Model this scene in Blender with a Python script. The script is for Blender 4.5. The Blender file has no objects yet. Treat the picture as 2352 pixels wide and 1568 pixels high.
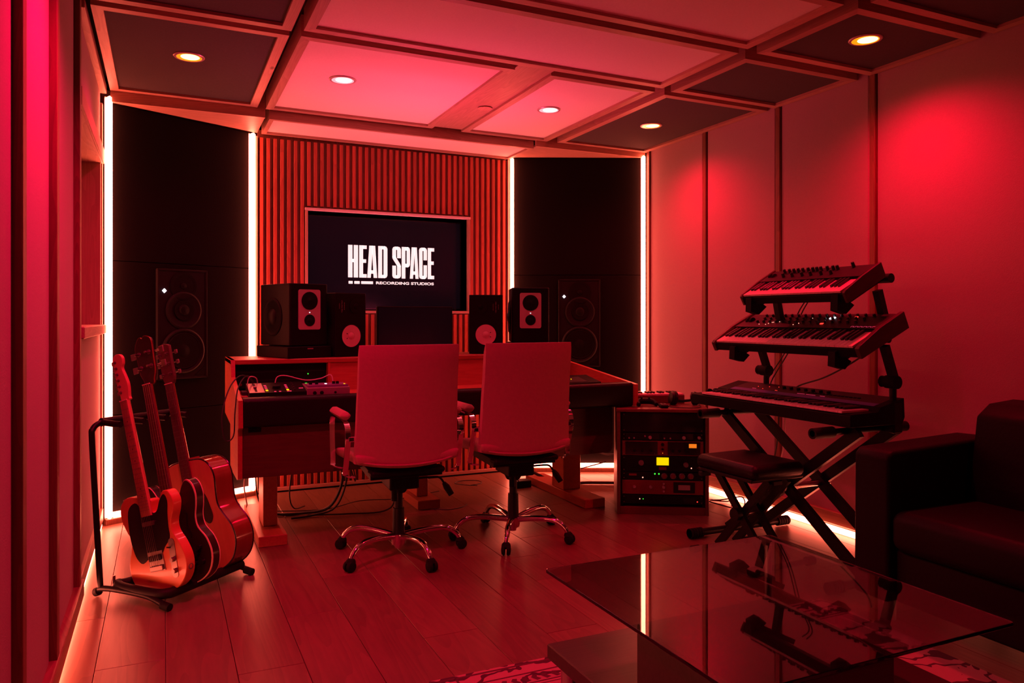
import bpy, bmesh, math, random
from mathutils import Vector, Matrix
random.seed(7)
SC = bpy.context.scene
COL = SC.collection
PI = math.pi

# ------------------------------------------------------------------ camera, world, exposure
CAM_YAW = math.atan(801 / 1749)
cd = bpy.data.cameras.new('camera')
cam = bpy.data.objects.new('camera', cd)
COL.objects.link(cam)
cam.location = (0, 0, 1.18)
cam.rotation_euler = (PI / 2, 0, -CAM_YAW)
cd.sensor_width = 36.0
cd.lens = 1749 / 2352 * 36.0
cd.shift_y = -53 / 2352
cd.clip_start = 0.02
SC.camera = cam

w = bpy.data.worlds.new('World')
w.use_nodes = True
w.node_tree.nodes['Background'].inputs[0].default_value = (1.0, 0.12, 0.10, 1)
w.node_tree.nodes['Background'].inputs[1].default_value = 0.004
SC.world = w

SC.view_settings.view_transform = 'Standard'
SC.view_settings.look = 'None'
SC.view_settings.gamma = 1
SC.view_settings.use_curve_mapping = False
SC.view_settings.exposure = 0.0

# light levels, tuned here
P_RED = 66.0
P_PINK = 5.0
P_UP = 7.0
E_LED = 31.0
C_RED = (1.0, 0.0, 0.055)
C_PINK = (1.0, 0.16, 0.24)
C_UP = (1.0, 0.12, 0.20)
P_FILL = 30.0         # unseen bar added behind the computer monitor to brighten the ceiling (W)
C_FILL = (1.0, 0.055, 0.15)
C_LED = (1.0, 0.15, 0.085)


def light(name, kind, loc, rot, energy, color, **kw):
    d = bpy.data.lights.new(name, kind)
    d.energy = energy
    d.color = color
    for k, v in kw.items():
        setattr(d, k, v)
    o = bpy.data.objects.new(name, d)
    o.location = loc
    o.rotation_euler = rot
    COL.objects.link(o)
    return o


# ------------------------------------------------------------------ materials
MATS = {}


def mat(name, color=(0.5, 0.5, 0.5), rough=0.6, metal=0.0, noise=0.0, scale=30.0, bump=0.0, coat=0.0,
        spec=0.5, stretch=None, emit=None, estr=0.0, sheen=0.0):
    m = bpy.data.materials.new(name)
    m.use_nodes = True
    nt = m.node_tree
    b = nt.nodes['Principled BSDF']
    b.inputs['Base Color'].default_value = (*color, 1)
    b.inputs['Roughness'].default_value = rough
    b.inputs['Metallic'].default_value = metal
    b.inputs['Specular IOR Level'].default_value = spec
    b.inputs['Coat Weight'].default_value = coat
    b.inputs['Coat Roughness'].default_value = 0.08
    if sheen:
        b.inputs['Sheen Weight'].default_value = sheen
    if emit:
        b.inputs['Emission Color'].default_value = (*emit, 1)
        b.inputs['Emission Strength'].default_value = estr
    if noise or bump:
        tc = nt.nodes.new('ShaderNodeTexCoord')
        mp = nt.nodes.new('ShaderNodeMapping')
        nt.links.new(tc.outputs['Object'], mp.inputs[0])
        if stretch:
            mp.inputs['Scale'].default_value = stretch
        n = nt.nodes.new('ShaderNodeTexNoise')
        n.inputs['Scale'].default_value = scale
        n.inputs['Detail'].default_value = 5
        nt.links.new(mp.outputs[0], n.inputs['Vector'])
        if noise:
            r = nt.nodes.new('ShaderNodeValToRGB')
            r.color_ramp.elements[0].position = 0.3
            r.color_ramp.elements[1].position = 0.7
            r.color_ramp.elements[0].color = (*[c * (1 - noise) for c in color], 1)
            r.color_ramp.elements[1].color = (*[min(1, c * (1 + noise * 0.6)) for c in color], 1)
            nt.links.new(n.outputs['Fac'], r.inputs[0])
            nt.links.new(r.outputs[0], b.inputs['Base Color'])
        if bump:
            bp = nt.nodes.new('ShaderNodeBump')
            bp.inputs['Strength'].default_value = bump
            bp.inputs['Distance'].default_value = 0.004
            nt.links.new(n.outputs['Fac'], bp.inputs['Height'])
            nt.links.new(bp.outputs[0], b.inputs['Normal'])
    MATS[name] = m
    return m


def wood(name, light_c, dark_c, axis='Z', rough=0.5, scale=9.0, rings=0.5, coat=0.0, bump=0.15, knots=True):
    """grain that runs along one axis, with per object variation"""
    m = bpy.data.materials.new(name)
    m.use_nodes = True
    nt = m.node_tree
    b = nt.nodes['Principled BSDF']
    b.inputs['Roughness'].default_value = rough
    b.inputs['Coat Weight'].default_value = coat
    tc = nt.nodes.new('ShaderNodeTexCoord')
    oi = nt.nodes.new('ShaderNodeObjectInfo')
    sc = nt.nodes.new('ShaderNodeVectorMath')
    sc.operation = 'SCALE'
    sc.inputs[0].default_value = (17.0, 31.0, 23.0)
    nt.links.new(oi.outputs['Random'], sc.inputs['Scale'])
    ad = nt.nodes.new('ShaderNodeVectorMath')
    nt.links.new(tc.outputs['Object'], ad.inputs[0])
    nt.links.new(sc.outputs[0], ad.inputs[1])
    mp = nt.nodes.new('ShaderNodeMapping')
    nt.links.new(ad.outputs[0], mp.inputs[0])
    s = [1.0, 1.0, 1.0]
    s['XYZ'.index(axis)] = 0.09
    mp.inputs['Scale'].default_value = s
    n = nt.nodes.new('ShaderNodeTexNoise')
    n.inputs['Scale'].default_value = scale * 9
    n.inputs['Detail'].default_value = 6
    nt.links.new(mp.outputs[0], n.inputs['Vector'])
    n2 = nt.nodes.new('ShaderNodeTexNoise')
    n2.inputs['Scale'].default_value = scale * 0.55
    n2.inputs['Detail'].default_value = 2
    nt.links.new(mp.outputs[0], n2.inputs['Vector'])
    mu = nt.nodes.new('ShaderNodeMath')
    mu.operation = 'MULTIPLY'
    mu.inputs[1].default_value = 26.0
    nt.links.new(n2.outputs['Fac'], mu.inputs[0])
    si = nt.nodes.new('ShaderNodeMath')
    si.operation = 'FRACT'
    nt.links.new(mu.outputs[0], si.inputs[0])
    mx = nt.nodes.new('ShaderNodeMix')
    mx.data_type = 'FLOAT'
    mx.inputs[0].default_value = rings
    nt.links.new(n.outputs['Fac'], mx.inputs[2])
    nt.links.new(si.outputs[0], mx.inputs[3])
    r = nt.nodes.new('ShaderNodeValToRGB')
    r.color_ramp.elements[0].position = 0.15
    r.color_ramp.elements[1].position = 0.75
    r.color_ramp.elements[0].color = (*dark_c, 1)
    r.color_ramp.elements[1].color = (*light_c, 1)
    nt.links.new(mx.outputs[0], r.inputs[0])
    last = r.outputs[0]
    if knots:
        v = nt.nodes.new('ShaderNodeTexVoronoi')
        v.inputs['Scale'].default_value = 2.6
        mp2 = nt.nodes.new('ShaderNodeMapping')
        s2 = [1.6, 1.6, 1.6]
        s2['XYZ'.index(axis)] = 0.6
        mp2.inputs['Scale'].default_value = s2
        nt.links.new(ad.outputs[0], mp2.inputs[0])
        nt.links.new(mp2.outputs[0], v.inputs['Vector'])
        kr = nt.nodes.new('ShaderNodeValToRGB')
        kr.color_ramp.elements[0].position = 0.02
        kr.color_ramp.elements[1].position = 0.055
        kr.color_ramp.elements[0].color = (0.3, 0.25, 0.2, 1)
        kr.color_ramp.elements[1].color = (1, 1, 1, 1)
        nt.links.new(v.outputs['Distance'], kr.inputs[0])
        mc = nt.nodes.new('ShaderNodeMix')
        mc.data_type = 'RGBA'
        mc.blend_type = 'MULTIPLY'
        mc.inputs[0].default_value = 1.0
        nt.links.new(last, mc.inputs[6])
        nt.links.new(kr.outputs[0], mc.inputs[7])
        last = mc.outputs[2]
    hs = nt.nodes.new('ShaderNodeHueSaturation')
    mr = nt.nodes.new('ShaderNodeMapRange')
    mr.inputs[3].default_value = 0.82
    mr.inputs[4].default_value = 1.12
    nt.links.new(oi.outputs['Random'], mr.inputs[0])
    nt.links.new(mr.outputs[0], hs.inputs['Value'])
    nt.links.new(last, hs.inputs['Color'])
    nt.links.new(hs.outputs[0], b.inputs['Base Color'])
    if bump:
        bp = nt.nodes.new('ShaderNodeBump')
        bp.inputs['Strength'].default_value = bump
        bp.inputs['Distance'].default_value = 0.002
        nt.links.new(mx.outputs[0], bp.inputs['Height'])
        nt.links.new(bp.outputs[0], b.inputs['Normal'])
    MATS[name] = m
    return m


M_OAK = wood('oak_floor', (0.215, 0.120, 0.075), (0.135, 0.070, 0.043), 'Y', rough=0.36, scale=7, rings=0.30, bump=0.10)
M_SLAT = wood('slat_pine', (0.48, 0.085, 0.05), (0.31, 0.05, 0.03), 'Z', rough=0.5, scale=12, rings=0.35)
M_PINE_Z = wood('pine_upright', (0.50, 0.30, 0.23), (0.37, 0.21, 0.155), 'Z', rough=0.5, scale=12, rings=0.35)
M_PINE_X = wood('pine_cross', (0.50, 0.30, 0.23), (0.37, 0.21, 0.155), 'X', rough=0.5, scale=12, rings=0.35)
M_PINE_Y = wood('pine_long', (0.50, 0.30, 0.23), (0.37, 0.21, 0.155), 'Y', rough=0.5, scale=12, rings=0.35)
M_BATTEN = wood('stained_batten', (0.24, 0.085, 0.05), (0.14, 0.05, 0.03), 'Z', rough=0.5, scale=12, rings=0.35)
M_SKIRT = wood('stained_skirting', (0.34, 0.18, 0.11), (0.22, 0.11, 0.06), 'Y', rough=0.4, scale=12, rings=0.35)
M_DESK = wood('desk_oak', (0.44, 0.115, 0.06), (0.32, 0.075, 0.04), 'X', rough=0.42, scale=10, rings=0.25, knots=False)
M_DESK_Y = wood('desk_oak_side', (0.44, 0.115, 0.06), (0.32, 0.075, 0.04), 'Y', rough=0.42, scale=10, rings=0.25, knots=False)
M_WALNUT = wood('walnut_panel', (0.10, 0.035, 0.022), (0.065, 0.022, 0.014), 'X', rough=0.45, scale=10, rings=0.25, knots=False)
M_DARKWOOD = wood('black_brown_wood', (0.045, 0.030, 0.022), (0.025, 0.017, 0.012), 'X', rough=0.35, scale=10, rings=0.2, knots=False)
M_FABWALL = mat('stretched_wall_fabric', (0.42, 0.28, 0.31), 0.92, noise=0.06, scale=220, bump=0.25)
M_CEIL = mat('white_ceiling_fabric', (0.80, 0.74, 0.72), 0.93, noise=0.04, scale=120, bump=0.12)
M_DARKCEIL = mat('charcoal_ceiling_fabric', (0.055, 0.050, 0.052), 0.93, noise=0.15, scale=140, bump=0.2)
M_BLACKFAB = mat('black_acoustic_cloth', (0.006, 0.005, 0.005), 0.95, noise=0.2, scale=160, bump=0.2, spec=0.08)
M_UPLITTRIM = mat('uplit_tone_trim', (0.75, 0.62, 0.64), 0.4)  # pale base colour carries the pink light on the recess head
M_PLASTER = mat('dark_backing', (0.16, 0.11, 0.10), 0.9, noise=0.1, scale=30)
M_VOID = mat('shadow_gap_board', (0.05, 0.03, 0.03), 0.9)
M_BLACK = mat('black_plastic', (0.005, 0.0045, 0.0045), 0.55, noise=0.1, scale=60, spec=0.14)
M_BLACKM = mat('black_powder_coat', (0.006, 0.0055, 0.0055), 0.45, metal=0.0, noise=0.1, scale=160, bump=0.1, spec=0.25)
M_BLACKG = mat('black_gloss', (0.010, 0.010, 0.011), 0.12, coat=0.5)
M_RUBBER = mat('black_rubber', (0.006, 0.0055, 0.0055), 0.75, spec=0.2)
M_FOAM = mat('black_foam_tube', (0.007, 0.006, 0.006), 0.6, spec=0.25)
M_LEATHER = mat('black_leather', (0.006, 0.0055, 0.006), 0.42, bump=0.3, scale=90, spec=0.22)
M_LEATHER2 = mat('dark_sofa_leather', (0.006, 0.005, 0.006), 0.55, bump=0.3, scale=70, spec=0.15)
M_CHROME = mat('chrome', (0.80, 0.80, 0.80), 0.08, metal=1.0)
M_STEEL = mat('brushed_steel', (0.55, 0.54, 0.53), 0.28, metal=1.0)
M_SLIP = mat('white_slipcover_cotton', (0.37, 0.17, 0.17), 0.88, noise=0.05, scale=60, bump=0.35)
M_PLATE = mat('pale_speaker_plate', (0.46, 0.30, 0.32), 0.5)
M_RACKW = wood('dark_oak_rack', (0.12, 0.035, 0.025), (0.08, 0.022, 0.015), 'Y', rough=0.45, scale=10, rings=0.25, knots=False)
M_CONE = mat('white_paper_cone', (0.62, 0.36, 0.38), 0.75, noise=0.04, scale=80)
M_CAB = mat('black_speaker_cabinet', (0.005, 0.0045, 0.0045), 0.5, noise=0.1, scale=200, bump=0.1, spec=0.12)
M_GREYCAB = mat('dark_grey_baffle', (0.011, 0.009, 0.010), 0.65, spec=0.12)
M_CONEB = mat('dark_speaker_cone', (0.005, 0.004, 0.004), 0.65, spec=0.12)
M_SILVER = mat('silver_panel', (0.36, 0.33, 0.33), 0.4, metal=0.5)
M_GREYP = mat('grey_panel', (0.030, 0.024, 0.025), 0.5, spec=0.3)
M_CHEEK = wood('dark_wooden_cheek', (0.07, 0.03, 0.02), (0.04, 0.018, 0.012), 'Y', rough=0.5, scale=10, rings=0.25, knots=False)
M_GREYK = mat('grey_knob', (0.10, 0.09, 0.09), 0.4)
M_PURPLEP = mat('violet_printed_panel', (0.20, 0.10, 0.28), 0.4)
M_BLUEP = mat('blue_printed_strip', (0.10, 0.10, 0.42), 0.45)
M_REDP = mat('red_lacquer_panel', (0.13, 0.012, 0.02), 0.45)
M_WHITEKEY = mat('white_key_plastic', (0.82, 0.60, 0.62), 0.5, spec=0.25)
M_BLACKKEY = mat('black_key_plastic', (0.012, 0.012, 0.012), 0.3)
M_ALU = mat('aluminium_trim', (0.6, 0.58, 0.57), 0.3, metal=1.0)
M_CABLE = mat('black_cable', (0.012, 0.011, 0.011), 0.5)
M_CABLEW = mat('pale_patch_cable', (0.55, 0.45, 0.45), 0.5)
M_TELE = mat('butterscotch_lacquer', (0.60, 0.19, 0.06), 0.36, noise=0.06, scale=6, coat=0.25, stretch=(1, 0.1, 1))
M_MAPLE = mat('lacquered_maple', (0.55, 0.30, 0.13), 0.35, noise=0.1, scale=14, coat=0.4, stretch=(1, 0.1, 1))
M_ROSE = mat('rosewood', (0.10, 0.055, 0.035), 0.5, noise=0.25, scale=30, stretch=(1, 0.1, 1))
M_SPRUCE = mat('lacquered_spruce', (0.52, 0.24, 0.09), 0.22, noise=0.08, scale=60, coat=0.8, stretch=(1, 0.05, 1))
M_MAHOG = mat('lacquered_mahogany', (0.20, 0.05, 0.02), 0.16, noise=0.15, scale=20, coat=0.9, stretch=(1, 0.1, 1))
M_SUNB = mat('dark_burst_lacquer', (0.022, 0.007, 0.006), 0.3, coat=0.25, spec=0.3)
M_BIND = mat('cream_binding', (0.70, 0.55, 0.38), 0.4)
M_PICKG = mat('black_pickguard', (0.010, 0.009, 0.009), 0.25)
M_NICKEL = mat('aged_nickel', (0.28, 0.24, 0.22), 0.42, metal=1.0)
M_STRING = mat('steel_strings', (0.5, 0.42, 0.36), 0.35, metal=1.0)
M_LED = mat('led_diffuser', (0.9, 0.8, 0.7), 0.5, emit=C_LED, estr=E_LED)
M_LAMPRED = mat('red_lamp_lens', (1, 0.4, 0.2), 0.4, emit=(1.0, 0.42, 0.10), estr=9.0)
M_LAMPRIM = mat('red_lit_reflector', (0.8, 0.5, 0.3), 0.25, metal=0.3, emit=(1.0, 0.22, 0.0), estr=1.6)
M_LAMPPINK = mat('pink_lamp_lens', (1, 0.8, 0.8), 0.4, emit=(1.0, 0.80, 0.82), estr=4.5)
M_LAMPRIMP = mat('pink_lit_reflector', (0.9, 0.8, 0.8), 0.3, emit=(1.0, 0.55, 0.60), estr=0.75)
M_TRIMRING = mat('downlight_ring', (0.55, 0.45, 0.45), 0.35, metal=0.3)
M_SCREEN = mat('lcd_screen', (0.006, 0.006, 0.010), 0.22, emit=(0.24, 0.12, 0.26), estr=0.010)
M_MONSCREEN = mat('monitor_screen', (0.006, 0.006, 0.008), 0.25, emit=(0.3, 0.15, 0.35), estr=0.004)
M_LOGO = mat('lit_lettering', (0.8, 0.8, 0.8), 0.5, emit=(0.80, 0.80, 0.77), estr=1.0)
M_LWHITE = mat('white_light', (1, 1, 1), 0.5, emit=(0.9, 0.85, 1.0), estr=3.0)
M_LYEL = mat('yellow_light', (0.3, 0.2, 0), 0.5, emit=(1.0, 0.68, 0.0), estr=1.05)
M_LORA = mat('orange_light', (1, 0.5, 0), 0.5, emit=(1.0, 0.32, 0.02), estr=0.55)
M_LGRN = mat('green_light', (0, 1, 0), 0.5, emit=(0.05, 1.0, 0.05), estr=1.6)
M_LRED = mat('red_light', (1, 0, 0), 0.5, emit=(1.0, 0.03, 0.02), estr=2.5)
M_LREDW = mat('pale_red_light', (1, 0.5, 0.4), 0.5, emit=(1.0, 0.35, 0.25), estr=2.0)
M_LPINK = mat('dim_pink_light', (0.8, 0.1, 0.3), 0.5, emit=(1.0, 0.08, 0.22), estr=0.35)
M_INK = mat('printed_mark', (0.30, 0.16, 0.16), 0.6)

gl = bpy.data.materials.new('smoked_glass')
gl.use_nodes = True
_b = gl.node_tree.nodes['Principled BSDF']
_b.inputs['Base Color'].default_value = (0.42, 0.42, 0.40, 1)
_b.inputs['Roughness'].default_value = 0.015
_b.inputs['Transmission Weight'].default_value = 1.0
_b.inputs['IOR'].default_value = 1.52
M_GLASS = gl


def rug_material():
    m = bpy.data.materials.new('patterned_wool_rug')
    m.use_nodes = True
    nt = m.node_tree
    b = nt.nodes['Principled BSDF']
    b.inputs['Roughness'].default_value = 0.95
    tc = nt.nodes.new('ShaderNodeTexCoord')
    n0 = nt.nodes.new('ShaderNodeTexNoise')
    n0.inputs['Scale'].default_value = 5.5
    n0.inputs['Detail'].default_value = 3
    nt.links.new(tc.outputs['Object'], n0.inputs['Vector'])
    mixv = nt.nodes.new('ShaderNodeMix')
    mixv.data_type = 'VECTOR'
    mixv.inputs[0].default_value = 0.25
    nt.links.new(tc.outputs['Object'], mixv.inputs[4])
    nt.links.new(n0.outputs['Color'], mixv.inputs[5])
    wv = nt.nodes.new('ShaderNodeTexWave')
    wv.wave_type = 'RINGS'
    wv.inputs['Scale'].default_value = 4.5
    wv.inputs['Distortion'].default_value = 9
    wv.inputs['Detail'].default_value = 3
    nt.links.new(mixv.outputs[1], wv.inputs['Vector'])
    vo = nt.nodes.new('ShaderNodeTexVoronoi')
    vo.inputs['Scale'].default_value = 9
    nt.links.new(mixv.outputs[1], vo.inputs['Vector'])
    lt = nt.nodes.new('ShaderNodeMath')
    lt.operation = 'LESS_THAN'
    lt.inputs[1].default_value = 0.17
    nt.links.new(vo.outputs['Distance'], lt.inputs[0])
    gt = nt.nodes.new('ShaderNodeMath')
    gt.operation = 'GREATER_THAN'
    gt.inputs[1].default_value = 0.86
    nt.links.new(wv.outputs['Fac'], gt.inputs[0])
    mxm = nt.nodes.new('ShaderNodeMath')
    mxm.operation = 'MAXIMUM'
    nt.links.new(lt.outputs[0], mxm.inputs[0])
    nt.links.new(gt.outputs[0], mxm.inputs[1])
    mix = nt.nodes.new('ShaderNodeMix')
    mix.data_type = 'RGBA'
    mix.inputs[6].default_value = (0.42, 0.30, 0.24, 1)
    mix.inputs[7].default_value = (0.07, 0.03, 0.04, 1)
    nt.links.new(mxm.outputs[0], mix.inputs[0])
    nt.links.new(mix.outputs[2], b.inputs['Base Color'])
    fb = nt.nodes.new('ShaderNodeTexNoise')
    fb.inputs['Scale'].default_value = 300
    nt.links.new(tc.outputs['Object'], fb.inputs['Vector'])
    bp = nt.nodes.new('ShaderNodeBump')
    bp.inputs['Strength'].default_value = 0.4
    bp.inputs['Distance'].default_value = 0.003
    nt.links.new(fb.outputs['Fac'], bp.inputs['Height'])
    nt.links.new(bp.outputs[0], b.inputs['Normal'])
    return m


M_RUG = rug_material()
M_RUGDARK = mat('rug_border_line', (0.10, 0.05, 0.05), 0.95, noise=0.2, scale=200)


# ------------------------------------------------------------------ mesh builder
class MB:
    def __init__(self):
        self.v = []
        self.f = []

    def add(self, vs, fs):
        o = len(self.v)
        self.v += [tuple(p) for p in vs]
        self.f += [tuple(o + i for i in f) for f in fs]
        return self

    def box(self, x0, x1, y0, y1, z0, z1, b=0.0):
        if x0 > x1: x0, x1 = x1, x0
        if y0 > y1: y0, y1 = y1, y0
        if z0 > z1: z0, z1 = z1, z0
        if b <= 0:
            vs = [(x, y, z) for z in (z0, z1) for y in (y0, y1) for x in (x0, x1)]
            return self.add(vs, [(0, 2, 3, 1), (4, 5, 7, 6), (0, 1, 5, 4), (2, 6, 7, 3), (0, 4, 6, 2), (1, 3, 7, 5)])
        b = min(b, (x1 - x0) * .49, (y1 - y0) * .49, (z1 - z0) * .49)
        lo, hi = (x0, y0, z0), (x1, y1, z1)
        vs, idx = [], {}
        for sx in (0, 1):
            for sy in (0, 1):
                for sz in (0, 1):
                    s = (sx, sy, sz)
                    for a in range(3):
                        p = []
                        for k in range(3):
                            e = (lo, hi)[s[k]][k]
                            p.append(e if k == a else (e + b if s[k] == 0 else e - b))
                        idx[(s, a)] = len(vs)
                        vs.append(tuple(p))
        fs = []
        for a in range(3):
            o1, o2 = (a + 1) % 3, (a + 2) % 3
            for s in (0, 1):
                q = []
                for (i, j) in ((0, 0), (1, 0), (1, 1), (0, 1)):
                    k = [0, 0, 0]
                    k[a], k[o1], k[o2] = s, i, j
                    q.append(idx[(tuple(k), a)])
                fs.append(tuple(q if s else q[::-1]))
            for i in (0, 1):
                for j in (0, 1):
                    k0, k1 = [0, 0, 0], [0, 0, 0]
                    k0[o1] = k1[o1] = i
                    k0[o2] = k1[o2] = j
                    k0[a], k1[a] = 0, 1
                    q = [idx[(tuple(k0), o1)], idx[(tuple(k1), o1)], idx[(tuple(k1), o2)], idx[(tuple(k0), o2)]]
                    fs.append(tuple(q if (i ^ j) else q[::-1]))
        for sx in (0, 1):
            for sy in (0, 1):
                for sz in (0, 1):
                    s = (sx, sy, sz)
                    q = (idx[(s, 0)], idx[(s, 1)], idx[(s, 2)])
                    fs.append(q if (sx + sy + sz) % 2 else q[::-1])
        return self.add(vs, fs)

    def prism(self, pts, z0, z1, axis='z'):
        """closed 2-D outline extruded from z0 to z1 along an axis"""
        n = len(pts)
        P = {'z': lambda a, b, c: (a, b, c), 'x': lambda a, b, c: (c, a, b), 'y': lambda a, b, c: (a, c, b)}[axis]
        vs = [P(a, b, z0) for a, b in pts] + [P(a, b, z1) for a, b in pts]
        fs = [tuple(range(n))[::-1], tuple(range(n, 2 * n))]
        fs += [(i, (i + 1) % n, n + (i + 1) % n, n + i) for i in range(n)]
        return self.add(vs, fs)

    def cyl(self, p0, p1, r0, r1=None, n=16, caps=True):
        r1 = r0 if r1 is None else r1
        p0, p1 = Vector(p0), Vector(p1)
        d = (p1 - p0).normalized()
        a = d.orthogonal().normalized()
        c = d.cross(a)
        vs = []
        for p, r in ((p0, r0), (p1, r1)):
            for i in range(n):
                t = 2 * PI * i / n
                vs.append(p + (a * math.cos(t) + c * math.sin(t)) * r)
        fs = [(i, (i + 1) % n, n + (i + 1) % n, n + i) for i in range(n)]
        if caps:
            fs += [tuple(range(n))[::-1], tuple(range(n, 2 * n))]
        return self.add(vs, fs)

    def tube(self, pts, r, n=8, smooth=0):
        pts = [Vector(p) for p in pts]
        if smooth:
            if isinstance(r, (list, tuple)):
                r = [p.x for p in catmull([Vector((q, 0, 0)) for q in r], smooth)]
            pts = catmull(pts, smooth)
        up = None
        vs = []
        for i, p in enumerate(pts):
            d = (pts[min(i + 1, len(pts) - 1)] - pts[max(i - 1, 0)]).normalized()
            if up is None:
                a = d.orthogonal().normalized()
            else:
                a = (up - d * up.dot(d))
                a = a.normalized() if a.length > 1e-6 else d.orthogonal().normalized()
            up = a
            c = d.cross(a)
            rr = r[i] if isinstance(r, (list, tuple)) else r
            for k in range(n):
                t = 2 * PI * k / n
                vs.append(p + (a * math.cos(t) + c * math.sin(t)) * rr)
        m = len(pts)
        fs = []
        for i in range(m - 1):
            for k in range(n):
                fs.append((i * n + k, i * n + (k + 1) % n, (i + 1) * n + (k + 1) % n, (i + 1) * n + k))
        fs += [tuple(range(n))[::-1], tuple(range((m - 1) * n, m * n))]
        return self.add(vs, fs)

    def lathe(self, prof, origin=(0, 0, 0), axis=(0, 0, 1), n=24):
        """prof: (radius, height) pairs along the axis"""
        o = Vector(origin)
        d = Vector(axis).normalized()
        a = d.orthogonal().normalized()
        c = d.cross(a)
        vs = []
        for r, h in prof:
            for i in range(n):
                t = 2 * PI * i / n
                vs.append(o + d * h + (a * math.cos(t) + c * math.sin(t)) * max(r, 1e-4))
        m = len(prof)
        fs = []
        for j in range(m - 1):
            for i in range(n):
                fs.append((j * n + i, j * n + (i + 1) % n, (j + 1) * n + (i + 1) % n, (j + 1) * n + i))
        fs += [tuple(range(n))[::-1], tuple(range((m - 1) * n, m * n))]
        return self.add(vs, fs)

    def xf(self, M):
        self.v = [tuple(M @ Vector(p)) for p in self.v]
        return self

    def build(self, name, m, parent=None, smooth=True, mods=None, angle=0.6, label=None, kind=None):
        me = bpy.data.meshes.new(name)
        me.from_pydata(self.v, [], self.f)
        me.materials.append(m)
        bmx = bmesh.new()
        bmx.from_mesh(me)
        bmesh.ops.recalc_face_normals(bmx, faces=bmx.faces)
        bmx.to_mesh(me)
        bmx.free()
        if smooth:
            me.shade_smooth()
            me.set_sharp_from_angle(angle=angle)
        o = bpy.data.objects.new(name, me)
        COL.objects.link(o)
        if parent:
            o.parent = parent
        if label:
            o['label'] = label
        if kind:
            o['kind'] = kind
        if mods:
            mods(o)
        return o


def catmull(pts, k, closed=False):
    pts = [Vector(p) for p in pts]
    n = len(pts)
    out = []
    rng = n if closed else n - 1
    for i in range(rng):
        p0 = pts[(i - 1) % n] if closed or i > 0 else pts[0]
        p1 = pts[i]
        p2 = pts[(i + 1) % n]
        p3 = pts[(i + 2) % n] if closed or i + 2 < n else pts[-1]
        for j in range(k):
            t = j / k
            out.append(0.5 * ((2 * p1) + (-p0 + p2) * t + (2 * p0 - 5 * p1 + 4 * p2 - p3) * t * t + (-p0 + 3 * p1 - 3 * p2 + p3) * t ** 3))
    if not closed:
        out.append(pts[-1])
    return out


def out2d(pts, k=5):
    return [(p.x, p.y) for p in catmull([(x, y, 0) for x, y in pts], k, True)]


def rrect(x0, x1, y0, y1, r, n=5):
    o = []
    for cx, cy, a in ((x1 - r, y1 - r, 0), (x0 + r, y1 - r, 90), (x0 + r, y0 + r, 180), (x1 - r, y0 + r, 270)):
        for i in range(n + 1):
            t = math.radians(a + 90 * i / n)
            o.append((cx + r * math.cos(t), cy + r * math.sin(t)))
    return o


def circ(cx, cy, r, n=28):
    return [(cx + r * math.cos(2 * PI * i / n), cy + r * math.sin(2 * PI * i / n)) for i in range(n)]


def empty(name, loc=(0, 0, 0), rz=0.0, M=None):
    o = bpy.data.objects.new(name, None)
    o.empty_display_size = 0.05
    COL.objects.link(o)
    if M is not None:
        o.matrix_world = M
    else:
        o.location = loc
        o.rotation_euler = (0, 0, rz)
    return o


def tag(o, label, cat, group=None, kind=None):
    o['label'] = label
    o['category'] = cat
    if group:
        o['group'] = group
    if kind:
        o['kind'] = kind
    return o


def struct(o):
    o['kind'] = 'structure'
    return o


def copy_tree(o, parent=None):
    c = o.copy()
    COL.objects.link(c)
    if parent is not None:
        c.parent = parent
    for ch in list(o.children):
        copy_tree(ch, c)
    return c


def bevel_sub(bw=0.0, seg=2, sub=0):
    def f(o):
        if bw:
            m = o.modifiers.new('bevel', 'BEVEL')
            m.width = bw
            m.segments = seg
            m.limit_method = 'ANGLE'
        if sub:
            s = o.modifiers.new('subsurf', 'SUBSURF')
            s.levels = s.render_levels = sub
    return f


XL, XR, YF = -0.325, 3.38, 5.35      # left wall, right wall, slat face
YB = -2.6                            # wall behind the camera

# ------------------------------------------------------------------ floor
fl = struct(MB().box(XL - 0.4, XR + 0.1, YB - 0.1, 5.7, -0.06, -0.0135).build('floor', M_VOID, smooth=False))
px0 = 0.0075 - 0.2168 * 2
cols = 18
mesh_cache = {}
for c in range(cols):
    xa = max(px0 + c * 0.2168, XL - 0.02)
    xb = min(px0 + (c + 1) * 0.2168, XR + 0.02)
    if xb - xa < 0.02:
        continue
    joints = {1: [1.1, 2.90, 4.75], 2: [0.9, 2.20, 3.9], 3: [1.0, 2.67, 4.3], 4: [1.35, 3.1, 4.8], 5: [0.8, 2.0, 3.5, 4.6], 6: [1.2, 2.69, 4.2]}.get(
        c, [0.7 + (c * 0.37) % 1.1, 1.9 + (c * 0.53) % 1.2, 3.4 + (c * 0.29) % 1.3])
    ys = [YB, -1.5 + (c * 0.41) % 1.3] + joints + [5.62]
    for a, b_ in zip(ys[:-1], ys[1:]):
        if b_ - a < 0.05:
            continue
        g = 0.0009
        mb = MB().box(xa + g, xb - g, a + g, b_ - g, -0.0135, 0.0, 0.0012)
        mb.build('plank', M_OAK, fl, smooth=False)

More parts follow.
